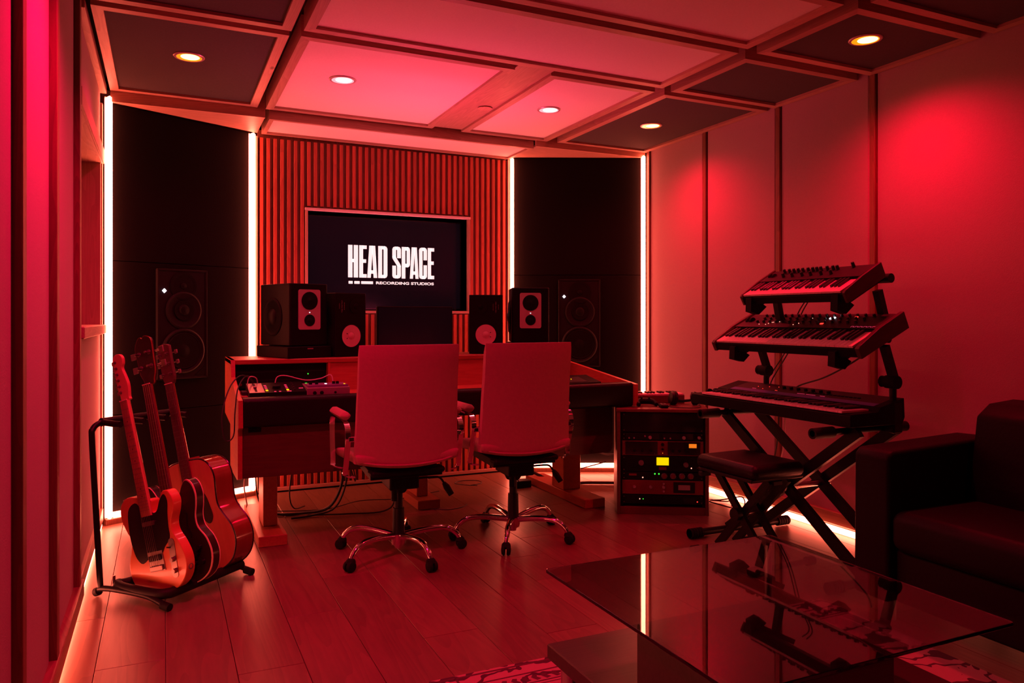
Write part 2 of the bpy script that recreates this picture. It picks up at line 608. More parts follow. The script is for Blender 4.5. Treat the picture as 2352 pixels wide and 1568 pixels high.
# ------------------------------------------------------------------ walls
# right wall
wr = struct(MB().box(XR + 0.03, XR + 0.12, YB, 5.0, 0, 2.6).build('wall_right', M_PLASTER, smooth=False))
seams = [-2.58, -1.85, -1.1, -0.4, 0.25, 0.95, 1.93, 2.84, 3.515, 4.20, 4.865]
for s0, s1 in zip(seams[:-1], seams[1:]):
    MB().box(XR, XR + 0.03, s0 + 0.025, s1 - 0.025, 0.10, 2.50, 0.006).build('fabric_panel', M_FABWALL, wr)
for s in seams:
    MB().box(XR - 0.012, XR + 0.03, s - 0.022, s + 0.012, 0.09, 2.50, 0.002).build('batten', M_BATTEN, wr, smooth=False)
bsr = struct(MB().box(XR - 0.022, XR + 0.03, YB, 4.88, 0.045, 0.115, 0.003).build('baseboard_right', M_SKIRT, smooth=False))

# left wall with the bay (niche) near the far corner
wl = struct(MB().box(XL - 0.14, XL - 0.03, YB, 3.66, 0, 2.62).box(XL - 0.26, XL - 0.15, 3.55, 4.98, 0, 2.62)
            .box(XL - 0.26, XL - 0.03, 3.55, 3.72, 1.14, 2.05)
            .build('wall_left', M_PLASTER, smooth=False))
MB().box(XL - 0.15, XL - 0.03, 3.64, 4.95, 0, 1.09).box(XL - 0.15, XL - 0.03, 3.64, 4.95, 2.09, 2.62).build('wall_core', M_PLASTER, wl, smooth=False)
MB().box(XL - 0.149, XL - 0.141, 3.72, 4.86, 1.14, 2.09).build('niche_back', M_PINE_Z, wl, smooth=False)
MB().box(XL - 0.149, XL + 0.004, 4.855, 4.885, 1.14, 2.07).build('niche_side', M_PINE_Z, wl, smooth=False)
MB().box(XL - 0.15, XL + 0.012, 3.68, 4.885, 2.055, 2.075, 0.002).build('niche_soffit', M_PINE_Y, wl, smooth=False)
MB().box(XL - 0.005, XL + 0.020, 3.60, 4.93, 2.0625, 2.142, 0.003).build('niche_header', M_PINE_Y, wl, smooth=False)
MB().box(XL - 0.15, XL + 0.030, 3.60, 4.93, 1.095, 1.145, 0.004).build('niche_sill', M_PINE_Y, wl, smooth=False)
MB().box(XL - 0.03, XL + 0.012, 4.885, 4.93, 0.10, 2.40, 0.002).build('jamb_post', M_PINE_Z, wl, smooth=False)
MB().box(XL - 0.03, XL, 3.62, 4.885, 0.10, 1.095, 0.003).build('fabric_panel', M_FABWALL, wl)
MB().box(XL - 0.03, XL, 3.62, 4.885, 2.142, 2.46, 0.003).build('fabric_panel', M_FABWALL, wl)
lseams = [-2.55, -1.85, -1.15, -0.45, 0.20, 0.85, 1.50, 2.155, 2.80, 3.52]
for s0, s1 in zip(lseams[:-1], lseams[1:]):
    MB().box(XL - 0.03, XL, s0 + 0.03, s1 - 0.03, 0.10, 2.55, 0.006).build('fabric_panel', M_FABWALL, wl)
for s in lseams:
    MB().box(XL - 0.03, XL + 0.022, s - 0.026, s + 0.030, 0.10, 2.55, 0.002).build('batten', M_BATTEN, wl, smooth=False)
MB().box(XL - 0.02, XL + 0.030, 3.60, 4.93, 2.465, 2.51, 0.002).build('cornice', M_PINE_Y, wl, smooth=False)
bsl = struct(MB().box(XL - 0.03, XL + 0.028, YB, 3.60, 0.035, 0.105, 0.003).box(XL - 0.03, XL + 0.016, 3.60, 4.89, 0.035, 0.105, 0.003)
             .build('baseboard_left', M_SKIRT, smooth=False))

# wall behind the camera
struct(MB().box(XL - 0.14, XR + 0.12, YB - 0.1, YB, 0, 2.62).build('wall_back', M_PLASTER, smooth=False))

# front wall of slats with the screen recess
FX0, FX1 = 0.575, 2.41
RX0, RX1, RZ0, RZ1 = 0.905, 2.085, 1.235, 1.925
wf = struct(MB().box(FX0, RX0, YF + 0.025, 5.62, 0, 2.45).box(RX1, FX1, YF + 0.025, 5.62, 0, 2.45)
            .box(RX0, RX1, YF + 0.025, 5.62, 0, RZ0).box(RX0, RX1, YF + 0.025, 5.62, RZ1, 2.45)
            .box(RX0, RX1, 5.56, 5.62, RZ0, RZ1).build('wall_front', M_BATTEN, smooth=False))
pitch = (FX1 - FX0 - 0.05) / 40
meshes = {}


def slat(x, z0, z1):
    key = (round(z0, 3), round(z1, 3))
    if key not in meshes:
        o = MB().box(-0.0115, 0.0115, -0.025, 0.0, z0, z1, 0.0015).build('slat', M_SLAT, wf, smooth=False)
        meshes[key] = o.data
    else:
        o = bpy.data.objects.new('slat', meshes[key])
        COL.objects.link(o)
        o.parent = wf
    o.location = (x, YF + 0.025, 0)


for i in range(41):
    x = FX0 + 0.025 + i * pitch
    if RX0 - 0.02 < x < RX1 + 0.02:
        slat(x, 0.036, RZ0 - 0.025)
        slat(x, RZ1 + 0.03, 2.395)
    else:
        slat(x, 0.036, 2.395)
MB().box(FX0, FX1, YF - 0.002, YF + 0.025, 0.012, 0.036, 0.002).build('bottom_rail', M_PINE_X, wf, smooth=False)
MB().box(FX0, FX1, YF + 0.004, YF + 0.025, 0.0, 0.012).build('plinth', M_BLACK, wf, smooth=False)
MB().box(FX0 - 0.022, FX0, YF - 0.014, YF + 0.05, 0, 2.40, 0.002).build('edge_post', M_PINE_Z, wf, smooth=False)
MB().box(FX1, FX1 + 0.012, YF - 0.014, YF + 0.05, 0, 2.40, 0.002).build('edge_post', M_PINE_Z, wf, smooth=False)
# recess lining
MB().box(RX0 - 0.02, RX1 + 0.02, YF - 0.006, 5.56, RZ1, RZ1 + 0.018, 0.002).build('recess_head', M_UPLITTRIM, wf, smooth=False)
MB().box(RX0 - 0.02, RX1 + 0.02, YF - 0.006, 5.56, RZ0 - 0.018, RZ0, 0.002).build('recess_sill', M_PINE_X, wf, smooth=False)
for x in (RX0 - 0.018, RX1):
    MB().box(x, x + 0.018, YF - 0.006, YF + 0.03, RZ0, RZ1, 0.002).build('recess_trim', M_PINE_Z, wf, smooth=False)
    MB().box(x, x + 0.018, YF + 0.03, 5.56, RZ0, RZ1).build('recess_jamb', M_BLACK, wf, smooth=False)  # black colour stands in for the shade inside the recess

# ------------------------------------------------------------------ corner panels (black cloth) with light strips
PL0, PL1 = Vector((-0.30, 4.915, 0)), Vector((0.555, 5.340, 0))
PR0, PR1 = Vector((2.425, 5.340, 0)), Vector((3.375, 4.90, 0))


def corner(p, q, name, label):
    d = (q - p)
    L = d.length
    ang = math.atan2(d.y, d.x)
    e = empty(name, p, ang)
    struct(e)
    MB().box(0, L, 0.02, 0.055, 0.0, 0.62, 0.003).build('cloth_panel', M_BLACKFAB, e, smooth=False)
    MB().box(0, L, 0.02, 0.055, 0.623, 1.512, 0.003).build('cloth_panel', M_BLACKFAB, e, smooth=False)
    MB().box(0, L, 0.02, 0.055, 1.515, 2.418, 0.003).build('cloth_panel', M_BLACKFAB, e, smooth=False)
    MB().box(-0.0, L, -0.012, 0.055, 0.0, 0.032, 0.002).build('plinth', M_BATTEN, e, smooth=False)
    MB().box(0, L, 0.056, 0.09, 0, 2.5).build('backing', M_VOID, e, smooth=False)
    return e, L, ang


cl, LL, AL = corner(PL0, PL1, 'wall_corner_left', '')
cr, LR, AR = corner(PR0, PR1, 'wall_corner_right', '')


def led_u(name, base, L, ang, label, ztop0, ztop1):
    e = empty(name, base, ang)
    tag(e, label, 'light strip')
    for x, zt in ((0.006, ztop0), (L - 0.03, ztop1)):
        MB().box(x, x + 0.026, -0.026, 0.018, 0.034, zt, 0.010).build('diffuser', M_LED, e)
        MB().box(x - 0.003, x + 0.029, 0.0182, 0.0198, 0.034, zt).build('channel', M_ALU, e, smooth=False)
    MB().box(0.034, L - 0.034, -0.022, 0.018, 0.036, 0.066, 0.008).build('diffuser', M_LED, e)
    return e


led_u('led_strip', PL0, LL, AL, 'glowing strip outlining the black corner panel left of the slat wall', 2.45, 2.414)
led_u('led_strip', PR0, LR, AR, 'glowing strip outlining the black corner panel right of the slat wall', 2.414, 2.43)
# skirting strips
o = MB().box(XR - 0.030, XR - 0.006, 1.0, 4.86, 0.006, 0.034, 0.003).build('led_strip', M_LED)
tag(o, 'glowing skirting strip along the foot of the right wall behind the keyboards', 'light strip')
o = MB().box(XL - 0.012, XL + 0.012, 1.0, 4.86, 0.008, 0.030, 0.003).build('led_strip', M_LED)
tag(o, 'glowing skirting strip along the foot of the left wall beside the guitars', 'light strip')


# ------------------------------------------------------------------ ceiling
def zc(x):
    return 2.48 - 0.0075 * (x + 0.28)


ceil = struct(MB().box(XL - 0.4, XR + 0.1, YB - 0.1, 5.7, 2.60, 2.70).build('ceiling', M_VOID, smooth=False))


def slope(mb, dz=0.0):
    mb.v = [(x, y, z + zc(x) + dz) for x, y, z in mb.v]
    return mb


def cpanel(x0, x1, y0, y1, m, dz=0.0, fw=0.045, h=0.10):
    p = slope(MB().box(x0 + fw * .5, x1 - fw * .5, y0 + fw * .5, y1 - fw * .5, 0.014, 0.03), dz).build('ceiling_panel', m, ceil, smooth=False)
    w_ = fw
    for pts, mm in (
            ([(x0, y0), (x1, y0), (x1 - w_, y0 + w_), (x0 + w_, y0 + w_)], M_PINE_X),
            ([(x0, y1), (x0 + w_, y1 - w_), (x1 - w_, y1 - w_), (x1, y1)], M_PINE_X),
            ([(x0, y0), (x0 + w_, y0 + w_), (x0 + w_, y1 - w_), (x0, y1)], M_PINE_Y),
            ([(x1, y0), (x1, y1), (x1 - w_, y1 - w_), (x1 - w_, y0 + w_)], M_PINE_Y)):
        slope(MB().prism(pts, 0.0, h), dz).build('frame_member', mm, p, smooth=False)
    return p


rows_y = [(-2.5, -1.3), (-1.24, -0.1), (-0.04, 1.05), (1.11, 2.18)]
LX, CX, RX = (-0.275, 0.525), (0.575, 2.525), (2.605, 3.375)
for x0, x1, m in ((*LX, M_DARKCEIL), (*RX, M_DARKCEIL)):
    for (a, b_) in rows_y[:3] + [(1.11, 2.20), (2.26, 2.85), (2.93, 3.535), (3.595, 4.90)]:
        cpanel(x0, x1, a, b_, m)
for (a, b_) in rows_y[:3] + [(1.11, 2.20), (2.26, 2.825)]:
    cpanel(*CX, a, b_, M_CEIL)
cpanel(*CX, 2.885, 3.505, M_CEIL)
cpanel(CX[0], 1.655, 3.575, 4.915, M_CEIL)
cpanel(1.865, CX[1], 3.575, 4.915, M_CEIL)
slope(MB().box(1.657, 1.863, 3.50, 4.90, 0.012, 0.03)).build('ceiling_board', M_PINE_Y, ceil, smooth=False)
slope(MB().lathe([(0.045, 0), (0.045, 0.004), (0.043, 0.005)], (1.80, 4.33, 0.005), (0, 0, 1))).build('access_cap', M_PINE_Y, ceil)
# lower strip next to the slat wall
cpanel(0.60, 2.43, 4.93, 5.352, M_CEIL, dz=-0.055, fw=0.028, h=0.12)
# soffits over the corner panels
MB().box(-0.275, 0.572, 4.905, 4.929, 2.418, 2.60).build('soffit_riser', M_PINE_X, ceil, smooth=False)
MB().box(2.44, 3.375, 4.905, 4.929, 2.418, 2.60).build('soffit_riser', M_PINE_X, ceil, smooth=False)
MB().prism([(-0.27, 4.93), (0.57, 4.93), (0.57, 5.335)], 2.4185, 2.43).build('ceiling_soffit', M_PINE_X, ceil, smooth=False)
MB().prism([(2.44, 4.93), (3.345, 4.93), (2.44, 5.325)], 2.4185, 2.43).build('ceiling_soffit', M_PINE_X, ceil, smooth=False)


def downlight(x, y, red, label, rowdz=0.0, pw=1.0):
    z = zc(x) + 0.014 + rowdz
    e = empty('downlight', (x, y, z))
    tag(e, label, 'ceiling light', 'recessed ceiling lights')
    MB().lathe([(0.058, 0.002), (0.072, 0.002), (0.074, -0.002), (0.070, -0.006), (0.060, -0.006), (0.056, -0.003)], (0, 0, 0), (0, 0, 1), 32).build('trim_ring', M_TRIMRING, e)
    MB().lathe([(0.060, -0.0058), (0.040, -0.0045)], (0, 0, 0), (0, 0, 1), 32).build('reflector', M_LAMPRIM if red else M_LAMPRIMP, e)
    MB().lathe([(0.045, -0.0052), (0.043, -0.0068), (0.001, -0.0075)], (0.004, -0.009, 0), (0, 0, 1), 32).build('lens', M_LAMPRED if red else M_LAMPPINK, e)
    l = light('lamp', 'SPOT', (0, 0, -0.03), (0, 0, 0), (P_RED if red else P_PINK) * pw, ((1.0, 0.0, 0.032) if x > 1.5 else (1.0, 0.0, 0.075)) if red else C_PINK,
              spot_size=math.radians(150), spot_blend=1.0, shadow_soft_size=0.04)
    l.parent = e
    return e


downlight(0.118, 4.14, True, 'lit red downlight in the dark ceiling panel above the guitars')
downlight(2.965, 4.24, True, 'lit red downlight in the dark ceiling panel by the right corner strip')
downlight(2.951, 2.52, True, 'lit red downlight in the dark ceiling panel above the keyboards', pw=1.25)
downlight(0.892, 4.17, False, 'pale lit downlight in the white ceiling panel left of the wooden ceiling board')
downlight(2.175, 4.20, False, 'pale lit downlight in the white ceiling panel right of the wooden ceiling board')
downlight(0.118, 2.52, True, 'red downlight over the near end of the left wall, out of the picture', pw=2.6)
downlight(0.118, 0.4, True, 'red downlight behind the camera by the left wall', pw=0.4)
downlight(2.951, 0.4, True, 'red downlight behind the camera by the right wall', pw=0.25)

# light bar fixed behind the desk bridge, shining up
lb = empty('light_bar', (1.45, 4.93, 0.80))
tag(lb, 'pinkish light bar fixed behind the desk bridge, shining up', 'light bar')
MB().box(-0.75, 0.75, -0.02, 0.02, -0.03, 0.0, 0.003).build('housing', M_ALU, lb, smooth=False)
MB().box(-0.745, 0.745, -0.014, 0.014, 0.0, 0.004).build('diffuser', M_LAMPRIMP, lb, smooth=False)
l = light('lamp', 'AREA', (0, 0, 0.01), (PI - 0.05, 0, 0), P_UP, C_UP, shape='RECTANGLE', size=1.5, size_y=0.03, spread=math.radians(105))
l.parent = lb

# ------------------------------------------------------------------ television in the recess
tv = empty('television', (1.49, 5.5, 1.58))
tag(tv, 'wide black television showing white lettering, set in the slat wall', 'television')
MB().prism(rrect(-0.584, 0.594, -0.334, 0.334, 0.006), 0.0, 0.035, 'y').build('housing', M_BLACK, tv)
scr = MB().box(-0.576, 0.586, -0.003, 0.0, -0.326, 0.326).build('screen', M_SCREEN, tv, smooth=False)
bz = MB()
for a in ((-0.584, 0.594, 0.326, 0.334), (-0.584, 0.594, -0.334, -0.326)):
    bz.box(a[0], a[1], -0.006, 0.0, a[2], a[3])
for a in ((-0.584, -0.576), (0.586, 0.594)):
    bz.box(a[0], a[1], -0.006, 0.0, -0.326, 0.326)
bz.build('bezel', M_BLACKG, tv, smooth=False)


def strokes(mb, polys, x0, x1, z0, z1, y=-0.0045):
    for p in polys:
        mb.prism([(x0 + a * (x1 - x0), z0 + b * (z1 - z0)) for a, b in p], y, y + 0.001, 'y')


def R(x0, x1, y0, y1):
    return [(x0, y0), (x1, y0), (x1, y1), (x0, y1)]


def ring(s, cut=None, r=0.22, ry=0.07, n=5, a0=0, a1=360):
    pass


LET = {
    'H': [R(0, .44, 0, 1), R(.56, 1, 0, 1), R(.4, .6, .47, .57)],
    'E': [R(0, .52, 0, 1), R(.5, 1, .89, 1), R(.5, .93, .46, .57), R(.5, 1, 0, .11)],
    'A': [[(0, 0), (.36, 0), (.52, .80), (.52, 1), (.20, 1)], [(.64, 0), (1, 0), (.80, 1), (.50, 1), (.50, .80)], R(.3, .7, .13, .235)],
    'D': [R(0, .42, 0, 1), R(.4, .72, .9, 1), R(.4, .72, 0, .1), [(.58, .02), (.72, 0), (.9, .02), (1, .08), (1, .92), (.9, .98), (.72, 1), (.58, .98)]],
    'P': [R(0, .44, 0, 1), R(.4, .75, .89, 1), R(.4, .75, .36, .47), [(.6, .36), (.75, .36), (.93, .39), (1, .45), (1, .91), (.92, .98), (.75, 1), (.6, 1)]],
    'C': [[(.02, .08), (.12, .02), (.3, 0), (.45, 0), (.45, 1), (.3, 1), (.1, .98), (0, .92)], R(.4, .72, .9, 1), R(.4, .72, 0, .1),
          [(.58, .6), (1, .6), (1, .92), (.9, .98), (.7, 1), (.58, 1)], [(.58, 0), (.7, 0), (.9, .02), (1, .08), (1, .44), (.58, .44)]],
    'S': [[(0, .66), (.44, .63), (.44, 1), (.3, 1), (.1, .98), (0, .92)], R(.4, .6, .9, 1), [(.56, .64), (1, .64), (1, .92), (.9, .98), (.7, 1), (.56, 1)],
          [(0, .68), (.03, .62), (.55, .40), (1, .36), (1, .40), (.9, .46), (.44, .66), (.3, .72)],
          [(.56, 0), (.7, 0), (.9, .02), (1, .08), (1, .38), (.56, .42)], R(.4, .6, 0, .1), [(0, .08), (.1, .02), (.3, 0), (.44, 0), (.44, .40), (0, .40)]],
}
lg = MB()
lx0, lx1 = 1.214 - 1.49, 1.868 - 1.49
cs = (lx1 - lx0) / (1838 - 613)
for ch, a, b_ in (('H', 613, 750), ('E', 765, 868), ('A', 876, 1014), ('D', 1028, 1158), ('S', 1228, 1350), ('P', 1362, 1482), ('A', 1480, 1607), ('C', 1613, 1730), ('E', 1742, 1838)):
    strokes(lg, LET[ch], lx0 + (a - 613) * cs, lx0 + (b_ - 613) * cs, 1.477 - 1.58, 1.712 - 1.58)
lg.build('lettering', M_LOGO, tv, smooth=False)
bl = MB()
for a, b_ in ((620, 676), (698, 772), (792, 956)):
    bl.prism(rrect(lx0 + (a - 613) * cs, lx0 + (b_ - 613) * cs, 1.431 - 1.58, 1.451 - 1.58, 0.002), -0.0045, -0.0035, 'y')
bl.build('logo_bars', M_LOGO, tv, smooth=False)
ft = bpy.data.curves.new('lettering', 'FONT')
ft.body = 'RECORDING STUDIOS'
ft.size = 0.030
ft.offset = 0.0009
ft.extrude = 0.0004
fo = bpy.data.objects.new('lettering', ft)
COL.objects.link(fo)
bpy.context.view_layer.update()
me = bpy.data.meshes.new_from_object(fo)
bpy.data.objects.remove(fo)
xs = [v.co.x for v in me.vertices]
ys_ = [v.co.y for v in me.vertices]
tx0, tx1 = lx0 + (998 - 613) * cs, lx0 + (1832 - 613) * cs
for v in me.vertices:
    v.co = ((v.co.x - min(xs)) / (max(xs) - min(xs)) * (tx1 - tx0) + tx0, -0.0042 - v.co.z, (v.co.y - min(ys_)) / (max(ys_) - min(ys_)) * 0.0205 + 1.4305 - 1.58)
me.materials.clear()
me.materials.append(M_LOGO)
fo = bpy.data.objects.new('lettering', me)
COL.objects.link(fo)
fo.parent = tv


# ------------------------------------------------------------------ main speakers set in the corner panels
def main_speaker(base, ang, s, label):
    e = empty('wall_speaker', (base.x + math.cos(ang) * s, base.y + math.sin(ang) * s, 1.145), ang)
    tag(e, label, 'speaker', 'large speakers set in the corner panels')
    W, H = 0.160, 0.337
    MB().box(-W, W, 0.004, 0.06, -H, H, 0.006).build('cabinet', M_GREYCAB, e)
    f = MB()
    for a in ((-W, W, H - 0.012, H), (-W, W, -H, -H + 0.012)):
        f.box(a[0], a[1], -0.002, 0.006, a[2], a[3], 0.002)
    for a in ((-W, -W + 0.012), (W - 0.012, W)):
        f.box(a[0], a[1], -0.002, 0.006, -H, H, 0.002)
    f.build('front_frame', M_GREYCAB, e, smooth=False)
    ax = (0, -1, 0)
    # tweeter waveguide
    MB().lathe([(0.088, 0.0), (0.088, 0.004), (0.083, 0.005), (0.06, -0.001), (0.035, -0.002), (0.022, -0.003), (0.018, 0.004), (0.001, 0.008)], (0.005, 0.003, 0.235), ax, 32).build('tweeter', M_CONEB, e)
    MB().lathe([(0.115, 0.0), (0.115, 0.006), (0.105, 0.010), (0.09, 0.004), (0.06, 0.001), (0.045, 0.0), (0.040, 0.006), (0.02, 0.012), (0.001, 0.013)], (0.005, 0.003, 0.085), ax, 36).build('midrange_driver', M_GREYCAB, e)
    MB().lathe([(0.062, 0.0), (0.062, 0.0055), (0.030, 0.003), (0.026, 0.012), (0.001, 0.018)], (0.005, -0.001, 0.085), ax, 32).build('midrange_cone', M_CONEB, e)
    MB().lathe([(0.138, 0.0), (0.138, 0.006), (0.128, 0.013), (0.118, 0.010), (0.113, 0.004), (0.113, 0.001)], (0.002, 0.003, -0.165), ax, 40).build('woofer_surround', M_GREYCAB, e)
    MB().lathe([(0.113, 0.009), (0.108, 0.0115), (0.1, 0.008), (0.045, 0.003), (0.042, 0.008), (0.02, 0.015), (0.001, 0.017)], (0.002, 0.003, -0.165), ax, 40).build('woofer_cone', M_CONEB, e)
    for s_ in (-1, 1):
        MB().prism([(s_ * 0.145, -0.318), (s_ * 0.145, -0.262), (s_ * 0.080, -0.318)], -0.0, 0.0036, 'y').build('corner_port', M_BLACK, e, smooth=False)
    MB().prism([(-0.117 - 0.013, 0.203), (-0.117, 0.203 - 0.0135), (-0.117 + 0.013, 0.203), (-0.117, 0.203 + 0.0135)], -0.003, 0.004, 'y').build('status_light', M_LWHITE, e, smooth=False)
    return e


main_speaker(PL0, AL, 0.459, 'tall dark three-way speaker in the left corner panel, behind the guitar headstocks')
main_speaker(PR0, AR, 0.537, 'tall dark three-way speaker in the right corner panel, behind the right chair')

# ------------------------------------------------------------------ desk
DX0, DX1 = 0.335, 2.66
desk = empty('studio_desk', (1.49, 4.4, 0))
tag(desk, 'long oak studio desk with black padded front edge, two chairs before it', 'desk')


def dk(mb, name, m, smooth=False, **k):
    mb.v = [(x - 1.49, y - 4.4, z) for x, y, z in mb.v]
    return mb.build(name, m, desk, smooth=smooth, **k)


side = [(4.84, .952), (4.42, .952), (4.395, .86), (4.10, .788), (3.965, .775), (3.955, .64), (3.99, .625), (3.99, .385), (4.03, .372), (4.45, .36), (4.45, .60), (4.84, .62)]
dk(MB().prism(side, DX0, DX0 + 0.022, 'x'), 'side_panel', M_DESK_Y)
# right side runs in at an angle
rs = MB().prism([(0.0, .775), (0.0, .641), (.95, .641), (.95, .952), (.88, .952)], -0.028, 0.0, 'x')
ang = math.atan2(-0.26, 0.89)
rs.xf(Matrix.Translation((2.665, 3.95, 0)) @ Matrix.Rotation(-ang, 4, 'Z'))
dk(rs, 'side_panel', M_DESK_Y)
dk(MB().box(DX0, 2.39, 4.42, 4.84, 0.926, 0.952, 0.003), 'shelf', M_DESK)
dk(MB().box(DX0 + 0.022, 2.38, 4.80, 4.825, 0.62, 0.926), 'back_panel', M_DESK)
dk(MB().prism([(4.43, .926), (4.452, .926), (4.452, .76), (4.40, .76)], 0.872, 2.30, 'x'), 'bridge_front', M_DESK)
dk(MB().box(0.862, 0.874, 4.42, 4.80, 0.775, 0.926), 'bridge_divider', M_DESK_Y)
dk(MB().box(DX0 + 0.022, 0.862, 4.55, 4.56, 0.775, 0.926), 'rack_bay_back', M_BLACK)
dk(MB().prism([(DX0 + 0.022, 4.03), (2.60, 4.03), (2.40, 4.80), (DX0 + 0.022, 4.80)], 0.742, 0.768), 'desktop', M_DESK)
dk(MB().box(DX0 + 0.022, DX0 + 0.06, 4.10, 4.42, 0.768, 0.782, 0.002), 'inner_rail', M_DESK_Y)
# armrest
pad = MB().prism(rrect(3.955, 4.040, 0.638, 0.785, 0.022, 4), DX0 + 0.024, 2.630, 'x')
dk(pad, 'padded_armrest', M_LEATHER, smooth=True)
dk(MB().box(1.02, 2.02, 4.06, 4.5, 0.66, 0.70), 'keyboard_tray', M_BLACK)
dk(MB().box(DX0 + 0.022, 1.06, 4.00, 4.42, 0.382, 0.637, 0.003), 'lower_cabinet', M_WALNUT)
dk(MB().prism(rrect(2.0, 2.585, .335, .637, .03, 4), 4.12, 4.42, 'y'), 'lower_cabinet', M_WALNUT, smooth=True)
dk(MB().box(DX0 + 0.05, DX0 + 0.11, 3.99, 4.0, 0.612, 0.632), 'cable_clip', M_BLACK)
for xa, ya, yb, px_, py_ in ((0.445, 4.10, 4.86, 0.49, 4.30), (1.425, 4.50, 5.05, 1.455, 4.62), (2.375, 4.10, 4.95, 2.385, 4.40)):
    dk(MB().box(xa, xa + 0.145, ya, yb, 0.0, 0.055, 0.003), 'foot', M_DESK_Y)
    dk(MB().box(px_, px_ + (0.075 if xa < 2 else 0.13), py_, py_ + (0.20 if xa < 2 else 0.16), 0.055, 0.40 if xa < 1 or xa > 2 else 0.74, 0.003), 'leg', M_DESK_Y)


# ------------------------------------------------------------------ speakers on the desk bridge
def side_speaker(cx, cy, th, label, logo_side):
    e = empty('studio_monitor', (cx, cy, 1.024), th)
    tag(e, label, 'speaker', 'large desk speakers with side woofers')
    W, D, H = 0.122, 0.36, 0.356
    MB().prism(rrect(-W, W, 0, D, 0.014, 3), 0, H).build('cabinet', M_CAB, e, mods=bevel_sub(0.004, 2))
    p = MB()
    p.prism(rrect(-0.070, 0.070, 0.092, 0.322, 0.012, 4), -0.004, 0.002, 'y')
    p.build('front_plate', M_PLATE, e, smooth=False)
    MB().lathe([(0.052, 0), (0.052, 0.001), (0.048, 0.0015), (0.040, 0.0012), (0.018, 0.0008), (0.012, 0.004), (0.001, 0.006)], (0, -0.0045, 0.257), (0, -1, 0), 32).build('midrange_driver', M_CONEB, e)
    MB().lathe([(0.034, 0), (0.034, 0.0012), (0.028, 0.0012), (0.016, 0.0010), (0.012, 0.004), (0.001, 0.005)], (0, -0.0045, 0.145), (0, -1, 0), 28).build('tweeter', M_CONEB, e)
    MB().lathe([(0.0028, 0), (0.0022, 0.0012), (0.0005, 0.0015)], (0, -0.0045, 0.190), (0, -1, 0), 12).build('status_light', M_LWHITE, e)
    for s_ in (-1, 1):
        MB().lathe([(0.112, -0.004), (0.112, 0.004), (0.104, 0.009), (0.094, 0.004)], (s_ * W, 0.20, 0.165), (s_, 0, 0), 36).build('woofer_surround', M_CONEB, e)
        MB().lathe([(0.095, 0.004), (0.085, 0.003), (0.050, 0.0025), (0.044, 0.010), (0.02, 0.019), (0.001, 0.021)], (s_ * W, 0.20, 0.165), (s_, 0, 0), 32).build('woofer_cone', M_CAB, e)
    b = empty('speaker_plinth', (cx, cy, 0.9535), th)
    tag(b, 'low black plinth under the ' + logo_side + ' large desk speaker', 'stand', 'plinths under the large desk speakers')
    MB().box(-W - 0.018, W + 0.018, -0.012, D + 0.01, 0, 0.066, 0.004).build('block', M_CAB, b)
    MB().box(-0.018, 0.018, -0.0135, -0.012, 0.050, 0.056).build('badge', M_INK, b, smooth=False)
    return e


# rotation th: front faces (sin th, -cos th) rotated
side_speaker(0.765, 4.475, math.radians(20), 'big black speaker with pale plate at the left end of the desk bridge', 'left')
side_speaker(2.175, 4.46, math.radians(-21), 'big black speaker with pale plate at the right end of the desk bridge', 'right')


def white_cone_speaker(cx, cy, th, mirror, label):
    e = empty('nearfield_speaker', (cx, cy, 0.9535), th)
    tag(e, label, 'speaker', 'black speakers with white cones')
    W, D, H = 0.1075, 0.20, 0.378
    MB().box(-W, W, 0, D, 0, H, 0.003).build('cabinet', M_CAB, e)
    MB().lathe([(0.0715, 0), (0.0715, 0.003), (0.066, 0.005), (0.064, 0.002)], (0, -0.0005, 0.122), (0, -1, 0), 40).build('cone_surround', M_CONEB, e)
    MB().lathe([(0.066, 0.0045), (0.062, 0.0025), (0.022, -0.0), (0.0215, 0.005), (0.012, 0.0085), (0.001, 0.0095)], (0, -0.0005, 0.122), (0, -1, 0), 40).build('cone', M_CONE, e)
    MB().lathe([(0.024, 0.0032), (0.0235, 0.0042), (0.0228, 0.0032)], (0, -0.0012, 0.122), (0, -1, 0), 32).build('cap_ring', M_INK, e)
    for s_ in (-1, 1):
        MB().tube([(mirror * 0.027, -0.0055, 0.122 + s_ * 0.012), (mirror * 0.033, -0.006, 0.122 + s_ * 0.016)], 0.0022, 6).build('lead_wire', M_CONEB, e)
    MB().lathe([(0.045, 0), (0.045, 0.002), (0.030, 0.003), (0.016, 0.002), (0.014, 0.005), (0.001, 0.007)], (-mirror * 0.035, -0.0005, 0.30), (0, -1, 0), 32).build('tweeter', M_CONEB, e)
    # printed words that run up the front: a stack of thin strokes
    t = MB()
    for k, (dx, z0, z1) in enumerate(((0.047, 0.278, 0.322), (0.064, 0.262, 0.336), (0.081, 0.285, 0.315))):
        z = z0
        i = 0
        while z < z1:
            hgt = 0.006 if k == 1 else 0.004
            wdt = (0.0085, 0.0035, 0.0065)[(i + k) % 3] if k == 1 else (0.005, 0.003)[i % 2]
            t.box(mirror * dx - wdt / 2, mirror * dx + wdt / 2, -0.0012, 0.0002, z, z + hgt * 0.35)
            t.box(mirror * dx + wdt / 2 - 0.0012, mirror * dx + wdt / 2, -0.0012, 0.0002, z, z + hgt * 0.8)
            z += hgt + 0.0016
            i += 1
    t.build('printed_mark', M_INK, e, smooth=False)
    return e


white_cone_speaker(1.018, 4.53, math.radians(22), -1, 'black speaker with white cone left of the dark computer monitor, by the left chair')
white_cone_speaker(1.885, 4.52, math.radians(-24), 1, 'black speaker with white cone right of the dark computer monitor, between the chairs')

